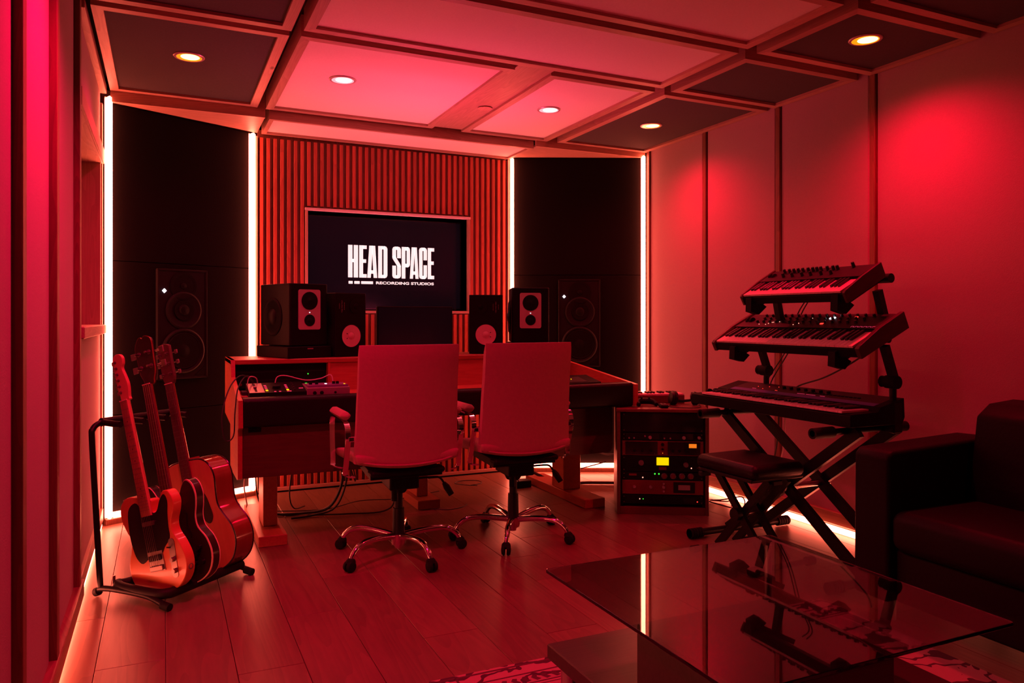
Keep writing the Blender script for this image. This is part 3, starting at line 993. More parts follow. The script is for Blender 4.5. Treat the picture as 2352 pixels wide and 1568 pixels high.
# computer monitor on the bridge
mo = empty('computer_monitor', (1.447, 4.62, 0.9535))
tag(mo, 'dark switched-off computer monitor on the desk bridge below the television', 'monitor')
MB().box(-0.247, 0.247, 0, 0.03, 0.01, 0.302, 0.004).build('housing', M_BLACK, mo)
MB().box(-0.239, 0.239, -0.0015, 0.0, 0.022, 0.294).build('screen', M_MONSCREEN, mo, smooth=False)
MB().box(-0.21, 0.21, 0.032, 0.052, 0.262, 0.280, 0.002).build('added_fill_bar', M_LAMPRIMP, mo, smooth=False)  # hidden glowing bar, added to wash the ceiling pink
l = light('lamp', 'AREA', (0, 0.042, 0.284), (PI + 1.0, 0, 0), P_FILL, C_FILL, shape='RECTANGLE', size=0.42, size_y=0.02, spread=math.radians(140))
l.parent = mo
MB().box(-0.03, 0.03, 0.03, 0.06, 0.0, 0.20, 0.004).box(-0.11, 0.11, 0.0, 0.15, 0.0, 0.009, 0.003).build('stand', M_BLACK, mo, smooth=False)

# ------------------------------------------------------------------ gear on the desk, left
g = empty('sampler', (0.538, 4.055, 0.7685))
tag(g, 'black sampler with a silver strip and lit yellow meters on the left desk', 'electronic instrument')
MB().prism([(0.0, 0.0), (0.19, 0.0), (0.19, 0.068), (0.0, 0.032)], -0.142, 0.142, 'x').build('body', M_BLACK, g, smooth=False)
sl = math.atan2(0.036, 0.19)


def on_top(mb):
    return mb.xf(Matrix.Translation((0, 0.0, 0.032)) @ Matrix.Rotation(sl, 4, 'X'))


on_top(MB().box(-0.140, -0.066, 0.004, 0.180, 0.0, 0.0015)).build('silver_strip', M_SILVER, g, smooth=False)
on_top(MB().box(-0.112, -0.100, 0.02, 0.170, 0.0015, 0.0022)).build('fader_slot', M_BLACK, g, smooth=False)
on_top(MB().box(-0.114, -0.098, 0.085, 0.100, 0.0022, 0.010, 0.001)).build('fader_cap', M_SILVER, g, smooth=False)
for x in (-0.052, 0.052):
    for k in range(4):
        on_top(MB().box(x - 0.006, x + 0.006, 0.03 + k * 0.028 + (0.014 if k else 0), 0.03 + k * 0.028 + (0.024 if k else 0.022), 0.0, 0.002)).build('meter_light', M_LYEL if k == 0 else M_LPINK, g, smooth=False)
on_top(MB().lathe([(0.022, 0), (0.021, 0.014), (0.017, 0.017), (0.001, 0.017)], (0, 0.085, 0), (0, 0, 1), 28)).build('jog_dial', M_BLACK, g)
for k in range(4):
    on_top(MB().lathe([(0.006, 0), (0.005, 0.010), (0.001, 0.010)], (0.085, 0.03 + 0.035 * k, 0), (0, 0, 1), 14)).build('knob', M_GREYP, g)
for x in (-0.014, 0.010, 0.050, 0.062):
    on_top(MB().box(x - 0.005, x + 0.005, 0.010, 0.018, 0, 0.002)).build('button', M_LPINK, g, smooth=False)
on_top(MB().box(0.112, 0.134, 0.060, 0.067, 0, 0.0015)).build('button', M_LPINK, g, smooth=False)

g = empty('effects_box', (0.793, 4.052, 0.7685), math.radians(0))
tag(g, 'silver effects box with knobs on its front, beside the sampler', 'electronic instrument')
MB().prism([(0.0, 0.0), (0.17, 0.0), (0.17, 0.060), (0.0, 0.048)], -0.112, 0.112, 'x').build('body', M_SILVER, g, smooth=False, mods=bevel_sub(0.002, 2))
MB().box(-0.105, 0.105, 0.012, 0.155, 0.048, 0.0605).xf(Matrix.Rotation(0.0, 4, 'X')).build('top_panel', M_PURPLEP, g, smooth=False)
for x in (-0.082, -0.050, 0.020, 0.040):
    MB().lathe([(0.009, 0), (0.008, 0.014), (0.001, 0.015)], (x if x < 0 else x + 0.02, 0.07, 0.060), (0, 0, 1), 16).build('knob', M_BLACK, g)
for x, r in ((-0.072, 0.010), (-0.036, 0.010), (0.035, 0.006)):
    MB().lathe([(r, 0), (r * .85, 0.010), (0.001, 0.010)], (x, 0, 0.022), (0, -1, 0), 18).build('knob', M_BLACK, g)
MB().box(-0.004, 0.006, 0.08, 0.095, 0.0605, 0.063).build('display', M_LWHITE, g, smooth=False)
MB().box(0.088, 0.095, 0.035, 0.05, 0.0605, 0.063).build('power_light', M_LYEL, g, smooth=False)

o = MB().tube([(0.545, 4.235, 0.835), (0.556, 4.235, 0.866), (0.60, 4.23, 0.872), (0.70, 4.22, 0.846), (0.78, 4.21, 0.853), (0.83, 4.19, 0.873), (0.842, 4.18, 0.829)], 0.0028, 8, 6).build('patch_cable', M_CABLEW)
tag(o, 'pale patch cable looping from the sampler to the effects box', 'cable')
o = MB().tube([(0.44, 4.25, 0.80), (0.42, 4.22, 0.86), (0.36, 4.14, 0.885), (0.30, 4.05, 0.83), (0.262, 4.0, 0.70), (0.275, 3.98, 0.585), (0.315, 3.99, 0.60), (0.325, 4.02, 0.72), (0.345, 4.08, 0.83), (0.40, 4.2, 0.88), (0.45, 4.27, 0.82)], 0.0034, 8, 6).build('hanging_cable', M_CABLE)
tag(o, 'dark cable hanging in a loop over the left side of the desk', 'cable')
o = MB().tube([(0.46, 4.27, 0.80), (0.45, 4.24, 0.86), (0.41, 4.20, 0.872), (0.40, 4.22, 0.82)], 0.003, 8, 6).build('patch_cable', M_CABLEW)
tag(o, 'short pale cable arching at the left end of the sampler', 'cable')

g = empty('pedal_box', (0.405, 4.20, 0.772))
tag(g, 'small dark pedal with a knob in the left corner of the desktop', 'effects pedal')
MB().box(-0.035, 0.035, -0.05, 0.05, 0, 0.028, 0.003).build('body', M_GREYP, g)
MB().lathe([(0.010, 0), (0.009, 0.012), (0.001, 0.012)], (0.0, 0.02, 0.028), (0, 0, 1), 16).build('knob', M_NICKEL, g)
MB().lathe([(0.007, 0), (0.006, 0.008), (0.001, 0.008)], (0.0, -0.03, 0.028), (0, 0, 1), 16).build('switch', M_NICKEL, g)
g = empty('red_pedal', (0.475, 4.37, 0.772))
tag(g, 'small red pedal behind the sampler', 'effects pedal')
MB().box(-0.03, 0.03, -0.04, 0.04, 0, 0.04, 0.004).build('body', M_REDP, g)
for x in (-0.012, 0.012):
    MB().lathe([(0.006, 0), (0.005, 0.010), (0.001, 0.010)], (x, 0.01, 0.04), (0, 0, 1), 14).build('knob', M_BLACK, g)

# rack units in the left bay of the bridge
g = empty('rack_unit', (0.61, 4.47, 0.79))
tag(g, 'black rack unit with a green light in the left bay of the desk bridge', 'audio equipment')
MB().box(-0.245, 0.245, 0, 0.06, 0, 0.134, 0.002).build('chassis', M_BLACK, g)
for z in (0.044, 0.089):
    MB().box(-0.243, 0.243, -0.0012, 0, z - 0.0008, z + 0.0008).build('panel_joint', M_GREYP, g, smooth=False)
MB().lathe([(0.0035, 0), (0.0025, 0.002), (0.0005, 0.0025)], (0.147, 0, 0.072), (0, -1, 0), 12).build('green_light', M_LGRN, g)
MB().box(0.13, 0.14, -0.012, 0, 0.014, 0.020).build('green_light', M_LGRN, g, smooth=False)
for x in (-0.22, -0.16, -0.02, 0.05):
    MB().lathe([(0.008, 0), (0.007, 0.012), (0.001, 0.012)], (x, 0, 0.022), (0, -1, 0), 16).build('knob', M_REDP, g)

# small controller on the right wing
g = empty('monitor_controller', (2.37, 4.085, 0.7685), math.radians(6))
tag(g, 'flat dark controller with one small light on the right wing of the desk', 'audio equipment')
MB().prism([(0, 0), (0.16, 0), (0.16, 0.05), (0, 0.015)], -0.15, 0.12, 'x').build('body', M_BLACK, g, smooth=False)
MB().prism([(0.02, 0.0195), (0.12, 0.0415), (0.12, 0.0430), (0.02, 0.0210)], -0.14, 0.03, 'x').build('panel', M_GREYP, g, smooth=False)
MB().box(-0.06, -0.056, 0.07, 0.074, 0.031, 0.037).build('indicator', M_LYEL, g, smooth=False)


# ------------------------------------------------------------------ chairs
def make_chair():
    e = empty('desk_chair')
    B = MB()
    # back: a closed slipcover shell, curved in plan and leaning back; local +y is the way the sitter faces
    nz, nx = 12, 10
    vs = []
    for side_ in (0, 1):
        for j in range(nz + 1):
            t = j / nz
            z = 0.498 + t * 0.557
            for i in range(nx + 1):
                u = -1 + 2 * i / nx
                hw = 0.258 - 0.012 * max(0, (t - 0.5)) * 2 - (0.010 * math.sin(PI * t))
                y = -0.195 - 0.055 * t ** 1.5 + 0.028 * u * u
                sag = 0.03 * (1 - t) ** 6 * (1 - u * u)
                th = 0.062 if side_ else 0.0
                ed = (abs(u) ** 8)
                et = max(0, (t - 0.9) / 0.1) ** 3
                y2 = y + (th - 0.02 * ed - 0.02 * et if side_ else 0.008 * ed + 0.012 * et)
                vs.append((u * hw, y2, z - sag))
    fs = []
    n1 = nx + 1
    for s_ in (0, 1):
        o_ = s_ * (nz + 1) * n1
        for j in range(nz):
            for i in range(nx):
                fs.append((o_ + j * n1 + i, o_ + j * n1 + i + 1, o_ + (j + 1) * n1 + i + 1, o_ + (j + 1) * n1 + i))
    O = (nz + 1) * n1
    for j in range(nz):
        for i in (0, nx):
            fs.append((j * n1 + i, (j + 1) * n1 + i, O + (j + 1) * n1 + i, O + j * n1 + i))
    for i in range(nx):
        for j in (0, nz):
            fs.append((j * n1 + i, j * n1 + i + 1, O + j * n1 + i + 1, O + j * n1 + i))
    B.add(vs, fs)
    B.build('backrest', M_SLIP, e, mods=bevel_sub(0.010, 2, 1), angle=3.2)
    # hem band at the bottom of the cover
    hm = MB().tube([(-0.252, -0.168, 0.512), (-0.15, -0.196, 0.492), (0, -0.203, 0.483), (0.15, -0.196, 0.492), (0.252, -0.168, 0.512)], 0.0055, 8, 5)
    hm.build('hem', M_SLIP, e)
    # seat with slipcover
    st = MB()
    nx, ny = 8, 8
    vs = []
    for k in (0, 1):
        for j in range(ny + 1):
            for i in range(nx + 1):
                u, v = -1 + 2 * i / nx, j / ny
                z = (0.535 - 0.03 * v ** 4 - 0.012 * (1 - u * u) + 0.01 * (1 - v)) if k else (0.482 + 0.012 * (abs(u) ** 3) - 0.03 * v)
                wdt = 0.262 if k else 0.250
                vs.append((u * wdt, -0.185 + 0.475 * v + (0.02 if k and j == ny else 0), z))
    n1 = nx + 1
    O = (ny + 1) * n1
    fs = []
    for k in (0, 1):
        for j in range(ny):
            for i in range(nx):
                fs.append((k * O + j * n1 + i, k * O + j * n1 + i + 1, k * O + (j + 1) * n1 + i + 1, k * O + (j + 1) * n1 + i))
    for j in range(ny):
        for i in (0, nx):
            fs.append((j * n1 + i, (j + 1) * n1 + i, O + (j + 1) * n1 + i, O + j * n1 + i))
    for i in range(nx):
        for j in (0, ny):
            fs.append((j * n1 + i, j * n1 + i + 1, O + j * n1 + i + 1, O + j * n1 + i))
    st.add(vs, fs)
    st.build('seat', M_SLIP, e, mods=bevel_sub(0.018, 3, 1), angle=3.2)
    # black seat pan and mechanism
    MB().prism([(-0.18, -0.15), (0.18, -0.15), (0.15, 0.20), (-0.15, 0.20)], 0.412, 0.452).box(-0.185, 0.185, -0.185, -0.10, 0.430, 0.460, 0.01).build('seat_pan', M_BLACK, e, smooth=False, mods=bevel_sub(0.006, 2))
    MB().prism([(-0.075, -0.11), (0.075, -0.11), (0.06, 0.11), (-0.06, 0.11)], 0.345, 0.413).cyl((0, 0, 0.31), (0, 0, 0.35), 0.035, 0.055, 20).build('tilt_mechanism', M_BLACK, e, smooth=False, mods=bevel_sub(0.008, 2))
    MB().cyl((-0.045, -0.085, 0.375), (-0.045, -0.085, 0.292), 0.016, 0.016, 16).build('tension_knob', M_BLACK, e)
    MB().tube([(0.05, 0.0, 0.372), (0.18, -0.01, 0.374), (0.215, -0.02, 0.366), (0.235, -0.035, 0.33)], 0.0055, 8, 4).build('lever', M_BLACK, e)
    MB().tube([(0.228, -0.03, 0.345), (0.240, -0.04, 0.325), (0.262, -0.055, 0.285)], [0.010, 0.017, 0.015], 12).build('lever_grip', M_BLACK, e)
    MB().cyl((0, 0, 0.105), (0, 0, 0.235), 0.031, 0.028, 24).cyl((0, 0, 0.235), (0, 0, 0.32), 0.021, 0.021, 24).build('gas_lift', M_BLACKM, e)
    MB().cyl((0, 0, 0.055), (0, 0, 0.108), 0.034, 0.040, 24).cyl((0, 0, 0.035), (0, 0, 0.056), 0.018, 0.020, 20).build('hub', M_CHROME, e)
    for k in range(5):
        a = 2 * PI * k / 5
        c, s_ = math.cos(a), math.sin(a)
        P = lambda r, z: (r * c, r * s_, z)
        MB().tube([P(0.03, 0.098), P(0.12, 0.112), P(0.21, 0.117), P(0.265, 0.105), P(0.300, 0.078), P(0.312, 0.058)],
                  [0.016, 0.016, 0.015, 0.0145, 0.013, 0.012], 12, 5).build('base_leg', M_CHROME, e)
        tx, ty = -s_, c
        wm = MB()
        for q in (-1, 1):
            p0 = Vector((0.325 * c + tx * q * 0.004, 0.325 * s_ + ty * q * 0.004, 0.026))
            p1 = Vector((0.325 * c + tx * q * 0.023, 0.325 * s_ + ty * q * 0.023, 0.026))
            wm.lathe([(0.012, 0), (0.0255, 0.002), (0.0262, 0.010), (0.023, 0.017), (0.012, 0.0195)], p0, (p1 - p0), 20)
        hood = [P(0.312, 0.056)]
        wm.lathe([(0.0125, 0.0), (0.021, -0.008), (0.024, -0.02), (0.018, -0.03)], P(0.318, 0.062), (0, 0, 1), 16)
        wm.build('caster', M_RUBBER, e)
    # arms: chrome loops with padded rests
    for s_ in (-1, 1):
        X = s_ * 0.283
        loop = [(X * 0.86, -0.10, 0.425), (X, -0.085, 0.435), (X, -0.10, 0.50), (X, -0.135, 0.615), (X, -0.115, 0.672), (X, -0.05, 0.688),
                (X, 0.16, 0.692), (X, 0.225, 0.672), (X, 0.235, 0.60), (X, 0.215, 0.47), (X, 0.195, 0.432), (X * 0.86, 0.18, 0.42)]
        pts = catmull([Vector(p) for p in loop], 5)
        fb = MB()
        vs = []
        for i, p in enumerate(pts):
            d = (pts[min(i + 1, len(pts) - 1)] - pts[max(i - 1, 0)]).normalized()
            nrm = Vector((0, -d.z, d.y))
            nrm = nrm.normalized() if nrm.length > 0.2 else Vector((0, 0, 1))
            xx = d.cross(nrm).normalized() if nrm.length > 0 else Vector((1, 0, 0))
            for a_, b2 in ((-1, -1), (1, -1), (1, 1), (-1, 1)):
                vs.append(p + Vector((1, 0, 0)) * a_ * 0.013 * (1 if abs(d.x) < 0.6 else .3) + nrm * b2 * 0.0045)
        m_ = len(pts)
        fs = [(i * 4 + k, i * 4 + (k + 1) % 4, (i + 1) * 4 + (k + 1) % 4, (i + 1) * 4 + k) for i in range(m_ - 1) for k in range(4)]
        fs += [(0, 1, 2, 3), tuple(range(4 * m_ - 4, 4 * m_))]
        fb.add(vs, fs)
        fb.build('arm_loop', M_CHROME, e, mods=bevel_sub(0.0025, 2))
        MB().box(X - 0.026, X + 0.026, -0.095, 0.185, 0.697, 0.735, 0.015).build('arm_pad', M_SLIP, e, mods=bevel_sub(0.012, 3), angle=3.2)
        MB().box(X * 0.80 if s_ > 0 else X, X if s_ > 0 else X * 0.80, -0.142, -0.118, 0.600, 0.625, 0.004).build('arm_bracket', M_CHROME, e, smooth=False)
    return e


ch = make_chair()
ch.location = (1.070, 3.70, 0)
ch.rotation_euler = (0, 0, 0)
tag(ch, 'white slipcovered office chair with chrome base, left of the pair, nearer the guitars', 'chair', 'office chairs at the desk')


def spin_base(root, deg):
    for c in root.children:
        if c.name.split('.')[0] in ('base_leg', 'caster'):
            c.rotation_euler = (0, 0, math.radians(deg))


c2 = copy_tree(ch)
c2.location = (1.722, 3.745, -0.0)
c2['label'] = 'white slipcovered office chair with chrome base, right of the pair, nearer the rack'
spin_base(ch, 210)
spin_base(c2, 239)

# ------------------------------------------------------------------ rack cabinet with outboard gear
RA = math.atan2(-0.27, 0.469)
RACK = Matrix.Translation((2.49, 3.915, 0)) @ Matrix.Rotation(RA, 4, 'Z')   # local x along the front, y into depth
WR, DR, HR = 0.545, 0.46, 0.636
rk = empty('equipment_rack', M=RACK)
tag(rk, 'low oak equipment rack on the floor between the desk and the keyboard stand', 'rack')
MB().box(0, 0.02, 0, DR, 0, HR - 0.02, 0.002).build('side_panel', M_RACKW, rk, smooth=False)
MB().box(WR - 0.02, WR, 0, DR, 0, HR - 0.02, 0.002).build('side_panel', M_RACKW, rk, smooth=False)
MB().box(-0.004, WR + 0.004, -0.004, DR, HR - 0.02, HR, 0.003).build('top_panel', M_RACKW, rk, smooth=False)
MB().box(0.02, WR - 0.02, 0.006, DR, 0.0, 0.045, 0.002).build('plinth', M_RACKW, rk, smooth=False)
MB().box(0.02, WR - 0.02, DR - 0.02, DR, 0.045, HR - 0.02).build('back_panel', M_BLACK, rk, smooth=False)
for x in (0.021, WR - 0.037):
    MB().box(x, x + 0.016, 0.016, 0.03, 0.045, HR - 0.02).build('rack_rail', M_BLACKM, rk, smooth=False)


def unit(z0, z1, m, label, y=0.008):
    e = empty('rack_unit', M=RACK @ Matrix.Translation((WR / 2, y, z0)))
    tag(e, label, 'audio equipment', 'units in the floor rack')
    MB().box(-0.2405, 0.2405, 0, 0.004, 0.001, z1 - z0 - 0.001, 0.001).box(-0.215, 0.215, 0.004, 0.25, 0.003, z1 - z0 - 0.003).build('chassis', m, e, smooth=False)
    sc_ = MB()
    for x in (-0.23, 0.23):
        for z in ((0.011, z1 - z0 - 0.011) if z1 - z0 > 0.03 else (0.01,)):
            sc_.cyl((x, 0, z), (x, -0.002, z), 0.0035, 0.003, 8)
    sc_.build('screws', M_NICKEL, e, smooth=False)
    return e


def kn(e, x, z, r, m=None, name='knob', d=0.014):
    MB().lathe([(r, 0), (r * 0.92, d * 0.8), (r * 0.8, d), (0.001, d)], (x, 0, z), (0, -1, 0), 20).build(name, m or M_GREYP, e)


def led(e, x, z, m, r=0.0035):
    MB().lathe([(r, 0), (r * 0.8, 0.003), (0.0005, 0.004)], (x, 0, z), (0, -1, 0), 12).build('indicator_light', m, e)


def plate(e, x0, x1, z0, z1, m, name='panel', d=0.0025):
    MB().box(x0, x1, -d, 0, z0, z1).build(name, m, e, smooth=False)


u = unit(0.495, 0.612, M_BLACKG, 'blank black panel at the top of the floor rack')
u = unit(0.446, 0.492, M_BLACK, 'slim black preamp with pale knobs, below the blank panel of the rack')
plate(u, -0.22, -0.02, 0.006, 0.041, M_BLACKG)
plate(u, 0.0, 0.18, 0.006, 0.041, M_BLACKG)
for x, z, r in ((-0.20, 0.014, .005), (-0.17, 0.014, .005), (-0.105, 0.026, .005), (-0.075, 0.018, .011), (0.01, 0.014, .005), (0.045, 0.014, .005), (0.125, 0.018, .011), (0.215, 0.02, .010)):
    kn(u, x, z, r, M_SILVER)
u = unit(0.354, 0.444, M_REDP, 'compressor with a red centre strip and small orange meter in the floor rack')
plate(u, -0.222, -0.030, 0.006, 0.084, M_BLACKG)
plate(u, 0.030, 0.222, 0.006, 0.084, M_BLACKG)
plate(u, 0.155, 0.200, 0.050, 0.074, M_LORA, 'meter', 0.005)
kn(u, 0.0, 0.068, 0.010, M_BLACK)
kn(u, 0.0, 0.040, 0.007, M_BLACK)
led(u, 0, 0.016, M_LORA, 0.003)
for x in (-0.17, -0.12, -0.07, 0.06, 0.10, 0.14):
    kn(u, x, 0.03, 0.009, M_BLACK)
for x in (-0.048, 0.048, 0.06, 0.02, -0.02):
    led(u, x, 0.013, M_SILVER, 0.0015)
u = unit(0.258, 0.352, M_BLACK, 'black compressor with a bright yellow meter in the middle of the rack')
plate(u, -0.036, 0.036, 0.040, 0.086, M_LYEL, 'meter', 0.005)
plate(u, -0.040, 0.040, 0.036, 0.040, M_BLACKM, 'meter_frame', 0.007)
plate(u, -0.022, 0.022, 0.012, 0.030, M_REDP)
kn(u, -0.128, 0.052, 0.017, M_GREYK)
kn(u, 0.138, 0.044, 0.016, M_GREYK)
led(u, 0.170, 0.024, M_LREDW, 0.004)
led(u, 0.205, 0.026, M_REDP, 0.003)
for x in (-0.18, -0.165, 0.08, -0.07):
    kn(u, x, 0.035, 0.005, M_BLACKM)
u = unit(0.209, 0.256, M_BLACK, 'black unit with four round knobs and two green lights in the rack')
for x in (0.010, 0.062, 0.114, 0.166):
    kn(u, x, 0.024, 0.0185, M_GREYK, d=0.010)
    MB().lathe([(0.011, 0), (0.010, 0.004), (0.001, 0.004)], (x, -0.010, 0.024), (0, -1, 0), 16).build('knob_cap', M_REDP, u)
led(u, -0.046, 0.036, M_LGRN, 0.0045)
led(u, -0.022, 0.036, M_LGRN, 0.0045)
led(u, -0.118, 0.013, M_LREDW, 0.004)
plate(u, -0.20, -0.155, 0.024, 0.036, M_REDP)
u = unit(0.121, 0.207, M_REDP, 'dark red channel strip with an unlit meter in the rack')
for x in (-0.168, -0.070, 0.006):
    kn(u, x, 0.045, 0.009, M_SILVER)
kn(u, 0.006, 0.020, 0.006, M_SILVER)
kn(u, 0.006, 0.066, 0.006, M_SILVER)
plate(u, 0.064, 0.190, 0.012, 0.076, M_BLACKM, 'meter_frame', 0.004)
plate(u, 0.092, 0.162, 0.030, 0.060, M_SILVER, 'meter', 0.006)
u = unit(0.063, 0.118, M_BLACK, 'black unit with tiny red and green lights at the bottom of the rack')
led(u, -0.136, 0.030, M_LREDW, 0.0035)
led(u, -0.116, 0.030, M_LGRN, 0.0028)
led(u, 0.205, 0.018, M_LRED, 0.0035)
for k in range(4):
    plate(u, 0.13 - 0.004 * k, 0.19, 0.010 + 0.008 * k, 0.012 + 0.008 * k, M_GREYP, 'vent', 0.001)


# things on the rack
def keybed(parent, x0, x1, y0, y1, z, n, h=0.010, black=True, names=True):
    """white and black keys; x runs along the keyboard, y0 is the player's side"""
    wk = (x1 - x0) / n
    mw = MB().box(0.0005, wk - 0.0005, y0, y1, -h, 0, 0.0008)
    m_ = None
    for i in range(n):
        if m_ is None:
            o = mw.build('white_key', M_WHITEKEY, parent, smooth=False)
            m_ = o.data
        else:
            o = bpy.data.objects.new('white_key', m_)
            COL.objects.link(o)
            o.parent = parent
        o.location = (x0 + i * wk, 0, z)
    m_ = None
    for i in range(n - 1):
        if i % 7 in (0, 1, 3, 4, 5):
            if m_ is None:
                o = MB().box(-wk * .28, wk * .28, y0 + (y1 - y0) * 0.36, y1, -0.002, 0.011, 0.0015).build('black_key', M_BLACKKEY, parent, smooth=False)
                m_ = o.data
            else:
                o = bpy.data.objects.new('black_key', m_)
                COL.objects.link(o)
                o.parent = parent
            o.location = (x0 + (i + 1) * wk, 0, z)


mk = empty('mini_keyboard', M=RACK @ Matrix.Translation((0.27, 0.355, HR)) @ Matrix.Rotation(0.22, 4, 'Z'))
tag(mk, 'small red-bodied mini keyboard lying at the back of the floor rack', 'keyboard instrument')
MB().box(-0.15, 0.17, -0.05, 0.09, 0, 0.052, 0.004).build('body', M_REDP, mk)
keybed(mk, -0.145, 0.165, -0.048, 0.05, 0.061, 15, 0.010)
hp = empty('game_controller', M=RACK @ Matrix.Translation((0.185, 0.15, HR + 0.001)) @ Matrix.Rotation(0.2, 4, 'Z') @ Matrix.Scale(0.85, 4))
tag(hp, 'black game controller on the floor rack beside the desk corner', 'game controller')
gc = MB().tube([(-0.065, -0.045, 0.014), (-0.060, 0.005, 0.026), (-0.03, 0.028, 0.032), (0.03, 0.028, 0.032), (0.060, 0.005, 0.026), (0.065, -0.045, 0.014)], [0.014, 0.02, 0.022, 0.022, 0.02, 0.014], 12, 5)
gc.build('body', M_BLACK, hp)
for x in (-0.028, 0.028):
    MB().lathe([(0.006, 0), (0.006, 0.008), (0.010, 0.009), (0.009, 0.013), (0.001, 0.012)], (x, 0.015, 0.05), (0, 0, 1), 16).build('thumb_stick', M_RUBBER, hp)
rm = empty('remote_control', M=RACK @ Matrix.Translation((0.285, 0.075, HR + 0.0005)) @ Matrix.Rotation(0.1, 4, 'Z'))
tag(rm, 'small dark remote control at the front edge of the floor rack', 'remote')
MB().box(-0.024, 0.024, -0.04, 0.06, 0, 0.020, 0.006).build('body', M_BLACK, rm)
for r_ in range(3):
    for q in range(2):
        MB().lathe([(0.0055, 0), (0.005, 0.003), (0.001, 0.003)], (-0.011 + 0.022 * q, -0.02 + 0.025 * r_, 0.0195), (0, 0, 1), 10).build('button', M_SILVER, rm)
hd = empty('headphones', M=RACK @ Matrix.Translation((0.425, 0.175, HR)))
tag(hd, 'black over-ear headphones lying at the right front corner of the floor rack', 'headphones')
pts = [(0.075 * math.cos(math.radians(a)) * -1, 0.04 + 0.085 * math.sin(math.radians(a)), 0.045 - 0.026 * math.sin(math.radians(a))) for a in range(0, 181, 20)]
MB().tube(pts, 0.0085, 10).build('headband', M_BLACK, hd)
for s_ in (-1, 1):
    MB().lathe([(0.020, -0.012), (0.040, -0.008), (0.043, 0.004), (0.036, 0.018), (0.001, 0.022)], (s_ * 0.068, 0.035, 0.044), (s_ * 0.9, -0.25, 0.15), 24).build('ear_cup', M_LEATHER, hd)
    MB().lathe([(0.040, 0.0), (0.041, -0.012), (0.030, -0.018), (0.018, -0.014)], (s_ * 0.062, 0.037, 0.044), (s_ * 0.9, -0.25, 0.15), 24).build('ear_cushion', M_LEATHER, hd)
o = MB().tube([RACK @ Vector(p) for p in [(0.345, 0.21, HR + 0.004), (0.325, 0.15, HR + 0.004), (0.335, 0.08, HR + 0.004), (0.40, 0.045, HR + 0.004), (0.48, 0.05, HR + 0.004), (0.515, 0.12, HR + 0.004), (0.525, 0.3, HR + 0.004)]], 0.0026, 8, 6).build('headphone_cable', M_CABLE)
tag(o, 'thin black cable curling around the headphones on the floor rack', 'cable')

# ------------------------------------------------------------------ keyboard stand (double X with two extra tiers)
ks = empty('keyboard_stand', (2.9, 2.85, 0))
tag(ks, 'black double-braced keyboard stand with two raised tiers, holding three keyboards by the right wall', 'stand')


def kk(mb, name, m, smooth=True, **k):
    mb.v = [(x - 2.9, y - 2.85, z) for x, y, z in mb.v]
    return mb.build(name, m, ks, smooth=smooth, **k)


def bar(p0, p1, w_, h_):
    """rectangular bar between two points"""
    p0, p1 = Vector(p0), Vector(p1)
    d = (p1 - p0).normalized()
    a = Vector((1, 0, 0)) if abs(d.x) < 0.7 else Vector((0, 1, 0))
    c = d.cross(a).normalized()
    a = c.cross(d).normalized()
    vs = []
    for p in (p0, p1):
        for s, t in ((-1, -1), (1, -1), (1, 1), (-1, 1)):
            vs.append(p + a * s * w_ / 2 + c * t * h_ / 2)
    return MB().add(vs, [(0, 1, 2, 3), (4, 7, 6, 5), (0, 4, 5, 1), (1, 5, 6, 2), (2, 6, 7, 3), (3, 7, 4, 0)])


for x in (2.79, 3.02):
    kk(bar((x, 3.30, .672), (x, 2.385, .035), .026, .052), 'leg', M_BLACKM, smooth=False)
    kk(bar((x + 0.03, 2.44, .675), (x + 0.03, 3.305, .035), .026, .052), 'leg', M_BLACKM, smooth=False)
kk(MB().cyl((2.77, 2.8425, .353), (3.07, 2.8425, .353), .014, .014, 16).cyl((2.765, 2.8425, .353), (2.775, 2.8425, .353), .024, .024, 16), 'pivot_bolt', M_STEEL)
kk(MB().cyl((2.755, 2.90, .36), (2.775, 2.90, .36), .050, .050, 24), 'height_lock', M_BLACKM)
for y in (3.31, 2.375):
    kk(MB().cyl((2.60, y, .028), (3.22, y, .028), .019, .019, 16), 'foot_bar', M_BLACKM)
    for x0 in (2.56, 3.17):
        f = MB()
        for q in range(5):
            f.cyl((x0 + q * .017, y, .028), (x0 + q * .017 + .012, y, .028), .0265, .0265, 16)
        f.cyl((x0, y, .028), (x0 + .085, y, .028), .023, .023, 16)
        kk(f, 'rubber_foot', M_RUBBER)
for y in (3.27, 2.50):
    kk(MB().cyl((2.60, y, .672), (3.14, y, .672), .015, .015, 16), 'support_arm', M_BLACKM)
    kk(MB().cyl((2.60, y, .672), (2.72, y, .672), .024, .026, 18), 'foam_sleeve', M_FOAM)
    kk(MB().cyl((3.08, y, .672), (3.19, y, .672), .024, .024, 18), 'foam_sleeve', M_FOAM)
for y, xb in ((3.30, 3.085), (2.45, 3.045)):
    kk(MB().box(xb - .03, xb + .03, y - .03, y + .03, .655, .80, .006), 'tier_bracket', M_BLACKM, smooth=False)
    kk(MB().cyl((xb, y, .70), (xb, y, .905), .016, .016, 16), 'tier_post', M_BLACKM)
    f = MB().cyl((xb - .005, y - .03, .888), (xb - .005, y + .03, .888), .030, .030, 18)
    f.cyl((xb - .005, y + .03, .888), (xb - .005, y + .055, .888), .022, .027, 12)
    kk(f, 'tier_knob', M_RUBBER)
    xt = xb - .055
    kk(bar((xb + .02, y, .865), (xt, y, 1.055), .030, .034), 'tier_tube', M_BLACKM, smooth=False)
T2 = math.radians(24.5)
